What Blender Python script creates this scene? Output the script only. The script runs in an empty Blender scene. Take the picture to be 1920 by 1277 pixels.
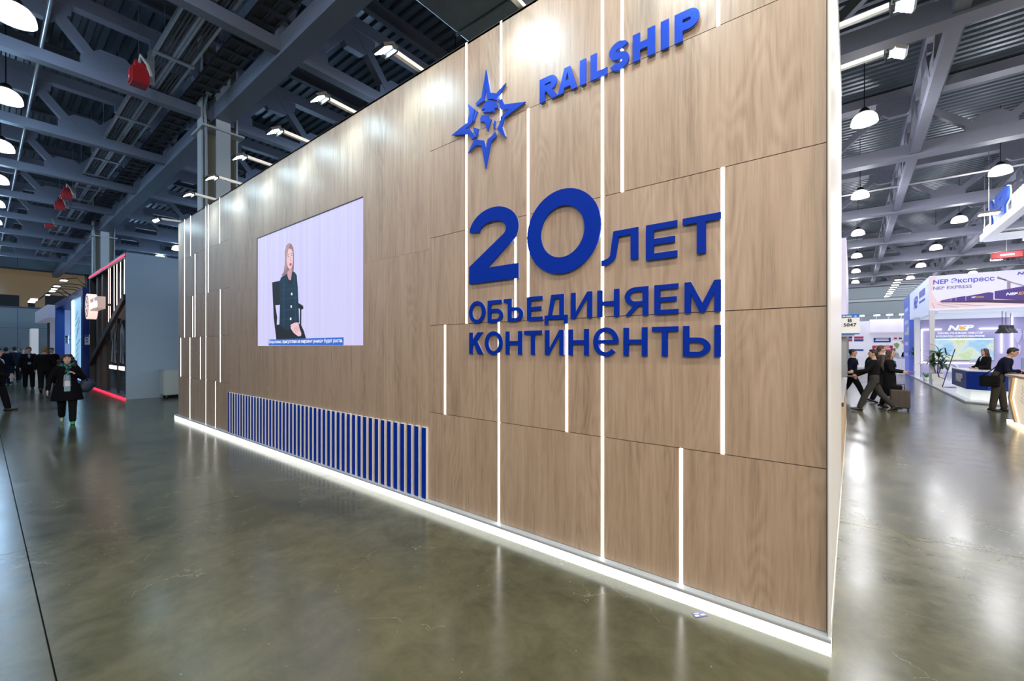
import bpy, bmesh, math, random
from mathutils import Vector, Matrix
random.seed(7)
S = bpy.context.scene
COL = S.collection
pi = math.pi
# ------------------------------------------------------------------ camera
F, CX, HY, EYE = 797.0, 960.0, 652.0, 1.75      # focal length in pixels, principal column, horizon row, eye height
YAW = math.atan(637 / 797.0)
SN, CS = math.sin(YAW), math.cos(YAW)
cam_d = bpy.data.cameras.new('camera')
cam = bpy.data.objects.new('camera', cam_d); COL.objects.link(cam)
cam.location = (0, 0, EYE); cam.rotation_euler = (pi / 2, 0, YAW)
cam_d.sensor_width = 36; cam_d.lens = F / 1920 * 36; cam_d.shift_y = (HY - 638.5) / 1920
cam_d.clip_start = .05; cam_d.clip_end = 300
S.camera = cam
# ------------------------------------------------------------------ world, exposure
w = bpy.data.worlds.new('world'); S.world = w; w.use_nodes = True
w.node_tree.nodes['Background'].inputs[0].default_value = (.5, .56, .65, 1)
w.node_tree.nodes['Background'].inputs[1].default_value = .05
S.view_settings.view_transform = 'Standard'; S.view_settings.look = 'None'
S.view_settings.gamma = 1; S.view_settings.use_curve_mapping = False
S.view_settings.exposure = 0.0
S.cycles.max_bounces = 6; S.cycles.diffuse_bounces = 3; S.cycles.glossy_bounces = 3; S.cycles.transmission_bounces = 4
S.cycles.adaptive_threshold = .02; S.cycles.caustics_reflective = False; S.cycles.caustics_refractive = False
LAMP_W = 600        # each hall pendant
FLOOD_W = 30        # each small floodlight on the booth wall
# ------------------------------------------------------------------ pixel helpers (a pixel gives a direction, a plane gives the distance)
def ray(px, py):
    a = (px - CX) / F
    return Vector((-SN + a * CS, CS + a * SN, (HY - py) / F))
def onZ(px, py, z=0.0):
    d = ray(px, py); t = (z - EYE) / d.z
    return Vector((d.x * t, d.y * t, z))
def onY(px, py, Y):
    d = ray(px, py); t = Y / d.y
    return Vector((d.x * t, Y, EYE + d.z * t))
def onX(px, py, X):
    d = ray(px, py); t = X / d.x
    return Vector((X, d.y * t, EYE + d.z * t))
# ------------------------------------------------------------------ materials
MATS = {}
def mat(name, col, rough=.5, metal=0.0, emit=0.0, ecol=None, alpha=1.0, trans=0.0, noise=0.0, nscale=8.0, coat=0.0):
    if name in MATS: return MATS[name]
    m = bpy.data.materials.new(name); m.use_nodes = True; MATS[name] = m
    nt = m.node_tree; b = nt.nodes['Principled BSDF']
    b.inputs['Base Color'].default_value = (*col, 1)
    b.inputs['Roughness'].default_value = rough; b.inputs['Metallic'].default_value = metal
    if coat: b.inputs['Coat Weight'].default_value = coat; b.inputs['Coat Roughness'].default_value = .1
    if emit:
        b.inputs['Emission Color'].default_value = (*(ecol or col), 1); b.inputs['Emission Strength'].default_value = emit
    if trans: b.inputs['Transmission Weight'].default_value = trans; b.inputs['IOR'].default_value = 1.1
    if alpha < 1: b.inputs['Alpha'].default_value = alpha
    if noise:
        tc = nt.nodes.new('ShaderNodeTexCoord'); n = nt.nodes.new('ShaderNodeTexNoise')
        n.inputs['Scale'].default_value = nscale; n.inputs['Detail'].default_value = 5
        mx = nt.nodes.new('ShaderNodeMix'); mx.data_type = 'RGBA'
        mx.inputs[6].default_value = (*[c * (1 - noise) for c in col], 1)
        mx.inputs[7].default_value = (*[min(1, c * (1 + noise)) for c in col], 1)
        nt.links.new(tc.outputs['Object'], n.inputs['Vector']); nt.links.new(n.outputs[0], mx.inputs[0])
        nt.links.new(mx.outputs[2], b.inputs['Base Color'])
    return m
def nd(nt, typ, **kw):
    n = nt.nodes.new(typ)
    for k, v in kw.items(): setattr(n, k, v)
    return n
def math_n(nt, op, a, b=None):
    n = nd(nt, 'ShaderNodeMath', operation=op)
    for i, v in enumerate((a, b)):
        if v is None: continue
        if isinstance(v, (int, float)): n.inputs[i].default_value = v
        else: nt.links.new(v, n.inputs[i])
    return n.outputs[0]
def wood(name, dark, mid, light, rough=.45, vert=True):
    m = bpy.data.materials.new(name); m.use_nodes = True; nt = m.node_tree; L = nt.links.new
    b = nt.nodes['Principled BSDF']; b.inputs['Roughness'].default_value = rough
    g = nd(nt, 'ShaderNodeNewGeometry'); oi = nd(nt, 'ShaderNodeObjectInfo')
    sp = nd(nt, 'ShaderNodeSeparateXYZ'); L(g.outputs['Position'], sp.inputs[0])
    off = math_n(nt, 'MULTIPLY', oi.outputs['Random'], 40.0)
    x = math_n(nt, 'ADD', math_n(nt, 'ADD', sp.outputs['X'], sp.outputs['Y']), off)
    z = math_n(nt, 'ADD', sp.outputs['Z'], off)
    if not vert: x, z = z, x
    def vec(sx, sz):
        cb = nd(nt, 'ShaderNodeCombineXYZ')
        L(math_n(nt, 'MULTIPLY', x, sx), cb.inputs[0]); L(math_n(nt, 'MULTIPLY', z, sz), cb.inputs[2]); return cb.outputs[0]
    def noise(v, det, rg=.6):
        n = nd(nt, 'ShaderNodeTexNoise'); n.inputs['Scale'].default_value = 1; n.inputs['Detail'].default_value = det
        n.inputs['Roughness'].default_value = rg; L(v, n.inputs['Vector']); return n.outputs[0]
    broad = noise(vec(5.5, .5), 3)
    streak = noise(vec(34, 1.3), 5, .65)
    fibre = noise(vec(210, 5), 3)
    field = noise(vec(2.6, .45), 2, .45)
    rings = math_n(nt, 'SINE', math_n(nt, 'MULTIPLY', math_n(nt, 'ADD', field, math_n(nt, 'MULTIPLY', streak, .012)), 150.0))
    where = math_n(nt, 'MULTIPLY', math_n(nt, 'SUBTRACT', noise(vec(3.1, .5), 1), .43), 1.1)
    ringc = nd(nt, 'ShaderNodeClamp'); L(where, ringc.inputs[0])
    v = math_n(nt, 'ADD', math_n(nt, 'MULTIPLY', broad, .5), math_n(nt, 'MULTIPLY', streak, .62))
    v = math_n(nt, 'ADD', v, math_n(nt, 'MULTIPLY', fibre, .36))
    v = math_n(nt, 'ADD', v, math_n(nt, 'MULTIPLY', math_n(nt, 'MULTIPLY', rings, ringc.outputs[0]), .24))
    rp = nd(nt, 'ShaderNodeValToRGB'); L(v, rp.inputs[0])
    e = rp.color_ramp.elements
    e[0].position = .52; e[0].color = (*dark, 1); e[1].position = .95; e[1].color = (*light, 1)
    k = e.new(.72); k.color = (*mid, 1)
    L(rp.outputs[0], b.inputs['Base Color'])
    bp = nd(nt, 'ShaderNodeBump'); bp.inputs['Strength'].default_value = .12; bp.inputs['Distance'].default_value = .002
    L(v, bp.inputs['Height']); L(bp.outputs[0], b.inputs['Normal'])
    MATS[name] = m
    return m
def concrete(name):
    m = bpy.data.materials.new(name); m.use_nodes = True; nt = m.node_tree; L = nt.links.new
    b = nt.nodes['Principled BSDF']
    g = nd(nt, 'ShaderNodeNewGeometry')
    def noise(sc, det, rg=.6, dist=0):
        n = nd(nt, 'ShaderNodeTexNoise'); n.inputs['Scale'].default_value = sc; n.inputs['Detail'].default_value = det
        n.inputs['Roughness'].default_value = rg; n.inputs['Distortion'].default_value = dist
        L(g.outputs['Position'], n.inputs['Vector']); return n.outputs[0]
    big = noise(.55, 6, .62, .6); mid = noise(4.0, 8, .7, .4); fine = noise(60, 4)
    v = math_n(nt, 'ADD', math_n(nt, 'MULTIPLY', big, .6), math_n(nt, 'MULTIPLY', mid, .4))
    rp = nd(nt, 'ShaderNodeValToRGB'); L(v, rp.inputs[0]); e = rp.color_ramp.elements
    e[0].position = .36; e[0].color = (.044, .050, .026, 1); e[1].position = .66; e[1].color = (.150, .147, .086, 1)
    # thin pale scratches and hairline cracks
    vo = nd(nt, 'ShaderNodeTexVoronoi', feature='DISTANCE_TO_EDGE'); vo.inputs['Scale'].default_value = 1.1
    wv = nd(nt, 'ShaderNodeVectorMath', operation='ADD'); L(g.outputs['Position'], wv.inputs[0])
    n3 = nd(nt, 'ShaderNodeTexNoise'); n3.inputs['Scale'].default_value = 2.2; n3.inputs['Detail'].default_value = 6
    L(g.outputs['Position'], n3.inputs['Vector']); L(n3.outputs[1], wv.inputs[1]); L(wv.outputs[0], vo.inputs['Vector'])
    crack = math_n(nt, 'LESS_THAN', vo.outputs['Distance'], .0032)
    crack = math_n(nt, 'MULTIPLY', crack, math_n(nt, 'GREATER_THAN', noise(.9, 3), .56))
    sp_ = nd(nt, 'ShaderNodeTexVoronoi'); sp_.inputs['Scale'].default_value = 9; L(g.outputs['Position'], sp_.inputs['Vector'])
    speck = math_n(nt, 'LESS_THAN', sp_.outputs['Distance'], .045)
    mk = math_n(nt, 'MAXIMUM', math_n(nt, 'MULTIPLY', crack, .32), math_n(nt, 'MULTIPLY', speck, .6))
    mx = nd(nt, 'ShaderNodeMix', data_type='RGBA'); L(mk, mx.inputs[0]); L(rp.outputs[0], mx.inputs[6])
    mx.inputs[7].default_value = (.38, .36, .28, 1)
    L(mx.outputs[2], b.inputs['Base Color'])
    r = math_n(nt, 'ADD', math_n(nt, 'MULTIPLY', mid, .14), math_n(nt, 'ADD', math_n(nt, 'MULTIPLY', big, .14), .075))
    L(r, b.inputs['Roughness'])
    b.inputs['IOR'].default_value = 1.55
    bp = nd(nt, 'ShaderNodeBump'); bp.inputs['Strength'].default_value = .05; bp.inputs['Distance'].default_value = .003
    L(noise(14, 4), bp.inputs['Height']); L(bp.outputs[0], b.inputs['Normal'])
    MATS[name] = m
    return m
WOOD = wood('oak_laminate', (.255, .168, .113), (.410, .282, .194), (.510, .368, .268), .47)
WOOD.node_tree.nodes['Principled BSDF'].inputs['Specular IOR Level'].default_value = .9
OAK2 = wood('pale_oak', (.42, .28, .16), (.58, .41, .25), (.68, .50, .33))
FLOOR = concrete('polished_concrete')
WHITE = mat('white_laminate', (.80, .80, .80), .35)
LED = mat('led_strip', (1, 1, 1), .5, emit=6, ecol=(1, .965, .92))
BLUE = mat('blue_acrylic', (.001, .026, .33), .45)
BLUE.node_tree.nodes['Principled BSDF'].inputs['Specular IOR Level'].default_value = .12
BLUEL = mat('blue_satin_metal', (.030, .10, .70), .30, metal=.55)
BLACK = mat('black_plastic', (.012, .012, .014), .45)
STEEL = mat('grey_steel_paint', (.235, .245, .30), .5, noise=.12, nscale=2)
STEELD = mat('dark_steel_paint', (.11, .115, .135), .55, noise=.15, nscale=2)
DECK = mat('roof_deck', (.10, .125, .15), .35, metal=.35)
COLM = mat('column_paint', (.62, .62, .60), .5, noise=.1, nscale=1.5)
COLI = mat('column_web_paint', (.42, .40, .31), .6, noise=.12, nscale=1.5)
GALV = mat('galvanised_metal', (.55, .56, .57), .32, metal=.75, noise=.2, nscale=6)
RED = mat('red_enamel', (.45, .012, .016), .4)
WALLG = mat('hall_wall_panel', (.30, .36, .39), .55, noise=.08, nscale=.5)
DARK = mat('dark_recess', (.02, .02, .022), .7)
# ------------------------------------------------------------------ mesh helpers
class MB:
    def __init__(s): s.v = []; s.f = []
    def add(s, vs, fs):
        n = len(s.v); s.v += [tuple(p) for p in vs]; s.f += [tuple(n + i for i in f) for f in fs]; return s
    def box(s, x0, x1, y0, y1, z0, z1):
        x0, x1 = sorted((x0, x1)); y0, y1 = sorted((y0, y1)); z0, z1 = sorted((z0, z1))
        vs = [(x, y, z) for z in (z0, z1) for y in (y0, y1) for x in (x0, x1)]
        return s.add(vs, [(0, 2, 3, 1), (4, 5, 7, 6), (0, 1, 5, 4), (2, 6, 7, 3), (0, 4, 6, 2), (1, 3, 7, 5)])
    def bar(s, a, b, w, h, up=(0, 0, 1)):
        a, b = Vector(a), Vector(b); d = (b - a).normalized(); u = Vector(up)
        r = d.cross(u)
        if r.length < 1e-4: r = d.cross(Vector((1, 0, 0)))
        r.normalize(); u = r.cross(d)
        vs = []
        for p in (a, b):
            for i, j in ((-1, -1), (1, -1), (1, 1), (-1, 1)): vs.append(p + r * (i * w / 2) + u * (j * h / 2))
        return s.add(vs, [(0, 1, 2, 3), (7, 6, 5, 4), (0, 4, 5, 1), (1, 5, 6, 2), (2, 6, 7, 3), (3, 7, 4, 0)])
    def tube(s, pts, rad, n=8, side=None, flat=1.0, cap=True):
        pts = [Vector(p) for p in pts]
        if not isinstance(rad, (list, tuple)): rad = [rad] * len(pts)
        # rounded ends
        if cap:
            d0 = (pts[0] - pts[1]).normalized(); d1 = (pts[-1] - pts[-2]).normalized()
            P = []; R = []
            for k, q in ((.92, .38), (.6, .8)): P.append(pts[0] + d0 * rad[0] * k * (flat if flat < 1 else 1)); R.append(rad[0] * q)
            P += pts; R += list(rad)
            for k, q in ((.6, .8), (.92, .38)): P.append(pts[-1] + d1 * rad[-1] * k * (flat if flat < 1 else 1)); R.append(rad[-1] * q)
            pts, rad = P, R
        vs = []; prev = None
        for i, p in enumerate(pts):
            d = (pts[min(i + 1, len(pts) - 1)] - pts[max(i - 1, 0)]).normalized()
            a = Vector(side) if side else (prev if prev else Vector((1, .13, .07)))
            a = a - d * a.dot(d)
            if a.length < 1e-3: a = d.orthogonal()
            a.normalize(); bb = d.cross(a); prev = a
            for k in range(n):
                th = 2 * pi * k / n
                vs.append(p + a * (rad[i] * math.cos(th)) + bb * (rad[i] * flat * math.sin(th)))
        fs = []
        for i in range(len(pts) - 1):
            for k in range(n):
                k2 = (k + 1) % n
                fs.append((i * n + k, i * n + k2, (i + 1) * n + k2, (i + 1) * n + k))
        fs.append(tuple(range(n - 1, -1, -1))); fs.append(tuple((len(pts) - 1) * n + k for k in range(n)))
        return s.add(vs, fs)
    def ball(s, c, rx, ry=None, rz=None, n=12, m=8, R=None):
        ry = ry or rx; rz = rz or rx; c = Vector(c); vs = []
        for i in range(m + 1):
            ph = pi * i / m
            for k in range(n):
                th = 2 * pi * k / n
                q = Vector((rx * math.sin(ph) * math.cos(th), ry * math.sin(ph) * math.sin(th), rz * math.cos(ph)))
                vs.append(c + (R @ q if R else q))
        fs = []
        for i in range(m):
            for k in range(n):
                k2 = (k + 1) % n
                f = (i * n + k, (i + 1) * n + k, (i + 1) * n + k2, i * n + k2)
                if i == 0: f = (k, n + k, n + k2)
                if i == m - 1: f = (i * n + k, (i + 1) * n + k, i * n + k2)
                fs.append(f)
        return s.add(vs, fs)
    def lathe(s, prof, n=24, c=(0, 0, 0)):
        c = Vector(c); vs = []
        for r, z in prof:
            for k in range(n):
                th = 2 * pi * k / n; vs.append(c + Vector((r * math.cos(th), r * math.sin(th), z)))
        fs = []
        for i in range(len(prof) - 1):
            for k in range(n):
                k2 = (k + 1) % n; fs.append((i * n + k, i * n + k2, (i + 1) * n + k2, (i + 1) * n + k))
        return s.add(vs, fs)
    def prism(s, pts, off):
        """planar polygon pts (3-D) extruded by the vector off"""
        pts = [Vector(p) for p in pts]; off = Vector(off); n = len(pts)
        nr = Vector((0, 0, 0))
        for i in range(n): nr += pts[i].cross(pts[(i + 1) % n])
        if nr.dot(off) > 0: pts.reverse()
        vs = pts + [p + off for p in pts]
        fs = [tuple(range(n)), tuple(range(2 * n - 1, n - 1, -1))]
        for i in range(n):
            j = (i + 1) % n; fs.append((j, i, n + i, n + j))
        return s.add(vs, fs)
    def mesh(s, name):
        m = bpy.data.meshes.new(name); m.from_pydata(s.v, [], s.f); m.update(); return m
    def build(s, name, material, parent=None, smooth=False, bevel=0.0, local=False):
        m = s.mesh(name); return link(name, m, material, parent, smooth, bevel, local)
def link(name, m, material, parent=None, smooth=False, bevel=0.0, local=False):
    if material is not None and not m.materials: m.materials.append(material)
    if smooth:
        for p in m.polygons: p.use_smooth = True
    o = bpy.data.objects.new(name, m); COL.objects.link(o)
    if bevel:
        b = o.modifiers.new('bevel', 'BEVEL'); b.width = bevel; b.segments = 2; b.limit_method = 'ANGLE'
    if parent:
        o.parent = parent
        if parent.type == 'EMPTY' and not local: o.matrix_parent_inverse = Matrix.Translation(-Vector(parent.location))
    return o
def tag(o, label, cat, group=None):
    o['label'] = label; o['category'] = cat
    if group: o['group'] = group
    return o
def thing(name, label, cat, loc=(0, 0, 0), group=None):
    o = bpy.data.objects.new(name, None); COL.objects.link(o); o.location = loc; o.empty_display_size = .1
    return tag(o, label, cat, group)
def struct(o): o['kind'] = 'structure'; return o
def copy_tree(o, parent=None):
    c = o.copy(); COL.objects.link(c)
    if parent: c.parent = parent
    for ch in list(o.children): copy_tree(ch, c)
    return c
TEXTS = []
def text(body, name, material, parent, o, ux, uz, n, x0, x1, z0, z1, depth=.02, bold=0.0, shear=0.0, keep=False):
    """lettering; o + ux*x + uz*z spans the face, n points out of it; the glyphs are fitted to the box"""
    TEXTS.append((body, name, material, parent, Vector(o), Vector(ux), Vector(uz), Vector(n), x0, x1, z0, z1, depth, bold, shear, keep))
def flush_texts():
    tmp = []
    for i, t in enumerate(TEXTS):
        cu = bpy.data.curves.new('t%d' % i, 'FONT'); cu.body = t[0]; cu.size = 1; cu.extrude = .5
        cu.offset = t[13]; cu.shear = t[14]; cu.resolution_u = 5 if len(t[0]) < 3 else 2
        ob = bpy.data.objects.new('t%d' % i, cu); COL.objects.link(ob); tmp.append(ob)
    dg = bpy.context.evaluated_depsgraph_get(); dg.update()
    for ob, t in zip(tmp, TEXTS):
        body, name, material, parent, o, ux, uz, n, x0, x1, z0, z1, depth, bold, shear, keep = t
        m = bpy.data.meshes.new_from_object(ob.evaluated_get(dg), depsgraph=dg)
        m.name = name; m.materials.clear()
        xs = [v.co.x for v in m.vertices]; ys = [v.co.y for v in m.vertices]
        if not xs: continue
        a, b, p, q = min(xs), max(xs), min(ys), max(ys)
        for v in m.vertices:
            X = x0 + (v.co.x - a) / (b - a) * (x1 - x0); Z = z0 + (v.co.y - p) / (q - p) * (z1 - z0)
            v.co = o + ux * X + uz * Z + n * ((v.co.z + .5) * depth)
        link(name, m, material, parent)
    for ob in tmp:
        cu = ob.data; bpy.data.objects.remove(ob); bpy.data.curves.remove(cu)
EX, EY, EZ = Vector((1, 0, 0)), Vector((0, 1, 0)), Vector((0, 0, 1))

# ------------------------------------------------------------------ sign-writer's alphabet: wide grotesque capitals from bars and bowls
def glyph(ch, w, h, tx, ty):
    P = []; G = [0]
    def q(*pts, new=True):
        if new: G[0] += 1
        P.append((G[0], list(pts)))
    def r(x0, x1, y0, y1): q((x0, y0), (x1, y0), (x1, y1), (x0, y1))
    def arc(cx, cy, rx, ry, a0, a1, n=20, tx_=None, ty_=None):
        ix, iy = rx - (tx_ or tx), ry - (ty_ or ty); a0 = math.radians(a0); a1 = math.radians(a1)
        G[0] += 1
        for i in range(n):
            A, B = a0 + (a1 - a0) * i / n, a0 + (a1 - a0) * (i + 1) / n
            q((cx + rx * math.cos(A), cy + ry * math.sin(A)), (cx + rx * math.cos(B), cy + ry * math.sin(B)),
              (cx + ix * math.cos(B), cy + iy * math.sin(B)), (cx + ix * math.cos(A), cy + iy * math.sin(A)), new=False)
    def bowl(x0, x1, y0, y1, flip=False):          # D-shaped bowl open at x0
        ry = (y1 - y0) / 2; rx = min(abs(x1 - x0) * .62, ry * 1.25); c = x1 - rx if not flip else x1 + rx
        r(min(x0, c), max(x0, c), y0, y0 + ty); r(min(x0, c), max(x0, c), y1 - ty, y1)
        arc(c, y0 + ry, rx, ry, *((-90, 90) if not flip else (90, 270)), n=14)
    def stroke(a, b, t):                            # slanted bar with level ends, t measured level
        q((a[0] - t / 2, a[1]), (a[0] + t / 2, a[1]), (b[0] + t / 2, b[1]), (b[0] - t / 2, b[1]))
    if ch in 'О0O': arc(w / 2, h / 2, w / 2, h / 2, 0, 360, 48)
    elif ch == 'Е': r(0, tx, 0, h); r(tx, w, 0, ty); r(tx, w, h - ty, h); r(tx, w * .93, h / 2 - ty * .48, h / 2 + ty * .48)
    elif ch == 'Т': r(0, w, h - ty, h); r(w / 2 - tx / 2, w / 2 + tx / 2, 0, h - ty)
    elif ch in 'НH': r(0, tx, 0, h); r(w - tx, w, 0, h); r(tx, w - tx, h / 2 - ty / 2, h / 2 + ty / 2)
    elif ch == 'И': r(0, tx, 0, h); r(w - tx, w, 0, h); q((tx, 0), (tx, h * .22), (w - tx, h), (w - tx, h * .78))
    elif ch == 'Л':
        r(w - tx, w, h * .09, h); r(w * .34, w - tx, h - ty, h)
        q((w * .34, h), (w * .34 + tx * .8, h - ty), (w * .25 + tx * .85, h * .30), (w * .25, h * .32))
        arc(0, h * .31, w * .25 + tx * .85, h * .31, -90, 0, 12, tx * .85, ty)
    elif ch == 'Д':
        f = h * .17
        r(0, w, f, f + ty); r(0, tx * .8, 0, f); r(w - tx * .8, w, 0, f); r(w * .84 - tx, w * .84, f + ty, h); r(w * .3, w * .84 - tx, h - ty, h)
        q((w * .3, h), (w * .3 + tx * .9, h - ty), (w * .15 + tx * .9, f + ty), (w * .15, f + ty))
    elif ch == 'М': r(0, tx, 0, h); r(w - tx, w, 0, h); q((tx, h), (w / 2, h * .30), (w / 2, 0), (w / 2 - tx * .4, 0), (tx, h * .62)); q((w - tx, h), (w - tx, h * .62), (w / 2 + tx * .4, 0), (w / 2, 0), (w / 2, h * .30))
    elif ch == 'К': r(0, tx, 0, h); q((tx, h * .42), (tx, h * .62), (w * .62, h), (w, h), (w * .46, h * .5)); q((w * .34, h * .52), (w * .5, h * .66), (w, 0), (w * .62, 0))
    elif ch == 'Б': r(0, tx, 0, h); r(tx, w * .9, h - ty, h); bowl(tx, w, 0, h * .62)
    elif ch == 'Ъ': r(0, w * .22, h - ty, h); r(w * .22, w * .22 + tx, 0, h); bowl(w * .22 + tx, w, 0, h * .62)
    elif ch == 'Ы': r(0, tx, 0, h); bowl(tx, w * .73, 0, h * .62); r(w - tx, w, 0, h)
    elif ch == 'Я': r(w - tx, w, 0, h); bowl(w - tx, 0, h * .34, h, True); stroke((tx * .55, 0), (w * .52, h * .36), tx * 1.05)
    elif ch == 'R': r(0, tx, 0, h); bowl(tx, w * .92, h * .38, h); stroke((w - tx * .6, 0), (w * .5, h * .4), tx * 1.15)
    elif ch == 'P': r(0, tx, 0, h); bowl(tx, w, h * .34, h)
    elif ch == 'A': q((0, 0), (tx, 0), (w / 2, h * .8), (w / 2, h), (w / 2 - tx * .5, h)); q((w, 0), (w / 2 + tx * .5, h), (w / 2, h), (w / 2, h * .8), (w - tx, 0)); r(w * .24, w * .76, h * .2, h * .2 + ty)
    elif ch == 'I': r(0, w, 0, h)
    elif ch == 'L': r(0, tx, 0, h); r(tx, w, 0, ty)
    elif ch == 'N': r(0, tx, 0, h); r(w - tx, w, 0, h); q((tx, h), (tx, h * .72), (w - tx, 0), (w - tx, h * .28))
    elif ch == 'S':
        k = h / 2 + ty / 2
        arc(w / 2, h - k / 2, w / 2, k / 2, 25, 270, 22); arc(w / 2, k / 2, w / 2, k / 2, -155, 90, 22)
    elif ch == 'е': arc(w / 2, h / 2, w / 2, h / 2, 0, 318, 40); r(tx * .8, w - tx * .1, h / 2 - ty * .45, h / 2 + ty * .45)
    elif ch == '2':
        ry = h * .315; arc(w * .5, h - ry, w * .5, ry, -32, 172, 26); r(0, w, 0, ty * 1.05)
        a = math.radians(-32); ox, oy = w * .5 + w * .5 * math.cos(a), h - ry + ry * math.sin(a); ix, iy = w * .5 + (w * .5 - tx) * math.cos(a), h - ry + (ry - ty) * math.sin(a)
        q((ox, oy), (w * .40, ty * 1.05), (0, ty * 1.05), (0, ty * 1.02), (0, ty * 1.3), (ix, iy))
    return P
def letter_mesh(ch, xa, xb, za, zb, tx, ty, y0, y1, k=1.0):
    m = MB()
    for gi, poly in glyph(ch, xb - xa, zb - za, tx, ty):      # each stroke a hair behind the last, so that no two faces coincide
        m.prism([(xa + x, y0 + gi * .0003, za + z) for x, z in poly], (0, y1 - y0 - gi * .0006, 0))
    return m
# ================================================================== THE HALL
# floor: cast slabs with open joints over a dark bed
fl = struct(MB().box(-58, 30, -22, 62, -.3, -.03).build('floor', DARK))
slab_me = {}
ys = [-22, -15.1, -10.05, -4.9, .25, 5.4, 10.55, 15.7, 20.85, 26, 31.15, 36.3, 62]
xs = [-58, -43, -30.5, -18, -5.6, 4.4, 16, 30]
for i in range(len(xs) - 1):
    for j in range(len(ys) - 1):
        g = .004
        MB().box(xs[i] + g, xs[i + 1] - g, ys[j] + g, ys[j + 1] - g, -.03, 0).build('slab', FLOOR, fl)
# roof deck: trapezoidal sheet, ribs running along X
ZD = 10.35
mb = MB(); y = -22.0; prof = []
while y < 62:
    prof += [(y, ZD), (y + .13, ZD), (y + .16, ZD + .09), (y + .25, ZD + .09)]; y += .28
vs = [(x, p[0], p[1]) for p in prof for x in (-58, 30)]
mb.add(vs, [(2 * i, 2 * i + 2, 2 * i + 3, 2 * i + 1) for i in range(len(prof) - 1)])
mb.box(-58, 30, -22, 62, ZD + .3, ZD + .4)
struct(mb.build('ceiling', DECK))
# hall walls of horizontal sandwich panels
def hall_wall(name, axis, pos, a0, a1, holes=()):
    base = MB()
    if axis == 'Y': base.box(a0, a1, pos, pos + .3, -.1, ZD + .4)
    else: base.box(pos - .3, pos, a0, a1, -.1, ZD + .4)
    w = struct(base.build(name, DARK))
    n = max(1, round((a1 - a0) / 6.0)); st = (a1 - a0) / n; h = 1.72
    for i in range(n):
        for k in range(6):
            u0, u1, z0, z1 = a0 + i * st + .01, a0 + (i + 1) * st - .01, k * h + .01, (k + 1) * h - .01
            if any(u0 < hb and u1 > ha and z0 < hd and z1 > hc for ha, hb, hc, hd in holes): continue
            m = MB()
            if axis == 'Y':
                s_ = -1 if pos > 0 else 1
                m.box(u0, u1, pos if s_ < 0 else pos + .3, pos + s_ * .05 if s_ < 0 else pos + .35, z0, z1)
            else: m.box(pos if pos < 0 else pos - .3, pos + .05 if pos < 0 else pos - .35, u0, u1, z0, z1)
            m.build('wall_panel', WALLG, w)
    return w
wl = hall_wall('wall_left', 'X', -56, -22, 62, holes=[(-5, 6.2, 5.2, 8.5)])
wb = hall_wall('wall_back', 'Y', 58, -56, 30)
struct(MB().box(-56, 30, -21.3, -21, -.1, ZD + .4).build('wall_front', WALLG))
struct(MB().box(29, 29.3, -21, 58, -.1, ZD + .4).build('wall_right', WALLG))
# long ledge on the back wall
struct(MB().box(-56, 29, 57.6, 57.94, 6.55, 6.75).build('trim_1', mat('ledge_paint', (.5, .53, .55), .5)))
# gallery window high in the left wall: brown room behind is painted as glow on the pane
wn = struct(MB().box(-56.0, -55.95, -5, 6.2, 5.16, 5.3).box(-56, -55.95, -5, 6.2, 8.45, 8.6).box(-56, -55.95, 6.1, 6.25, 5.16, 8.6).box(-56, -55.95, .6, .72, 5.16, 8.6).build('window_1', STEELD))
MB().box(-55.985, -55.975, -5, 6.1, 5.3, 8.45).build('pane', mat('room_glow_pane', (.16, .115, .06), .12, emit=.28, ecol=(.30, .20, .10)), wn)
m = MB()
for y0, y1, z1 in ((-2.6, -1.4, 6.0), (.9, 2.1, 6.25), (2.6, 3.0, 5.9), (3.6, 5.4, 6.45)): m.box(-55.97, -55.95, y0, y1, 5.3, z1)
m.build('furniture_outline', DARK, wn)
for k, (ya, yb) in enumerate(((-1.2, .7), (2.2, 4.2))):
    d = struct(MB().box(-55.95, -55.88, ya, yb, 0, 2.6).build('door_%d' % (k + 1), mat('door_grey', (.36, .38, .39), .5)))
    MB().box(-55.88, -55.85, (ya + yb) / 2 - .01, (ya + yb) / 2 + .01, 0, 2.55).build('door_gap', DARK, d)
    MB().box(-55.88, -55.8, yb - .25, yb - .1, 1.0, 1.08).build('door_handle', GALV, d)
# ------------------------------------------------------------------ steel frame
ZB = 8.0
XT = [-45.5, -41, -36.4, -31.9, -27.5, -23, -18.5, -14, -9.6, -5.9, -2.2, 1.6, 5.8, 10, 14.5]
YT = [4.2 + 7.5 * k for k in range(-3, 8)]
YT = [y for y in YT if -20 < y < 57]
def gusset_mesh(axis):
    m = MB(); pts = []
    for u, z in ((-.55, 0), (.55, 0), (.55, .22), (.22, .5), (-.22, .5), (-.55, .22)):
        pts.append((u, -.09, z) if axis == 'X' else (-.09, u, z))
    m.prism(pts, (0, .18, 0) if axis == 'X' else (.18, 0, 0)); return m.mesh('gusset')
GX, GY = gusset_mesh('X'), gusset_mesh('Y')
for me in (GX, GY): me.materials.append(STEEL)
def inst(name, me, parent, loc, rot=(0, 0, 0), scale=(1, 1, 1)):
    o = bpy.data.objects.new(name, me); COL.objects.link(o); o.parent = parent
    o.location = loc; o.rotation_euler = rot; o.scale = scale; return o
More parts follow.
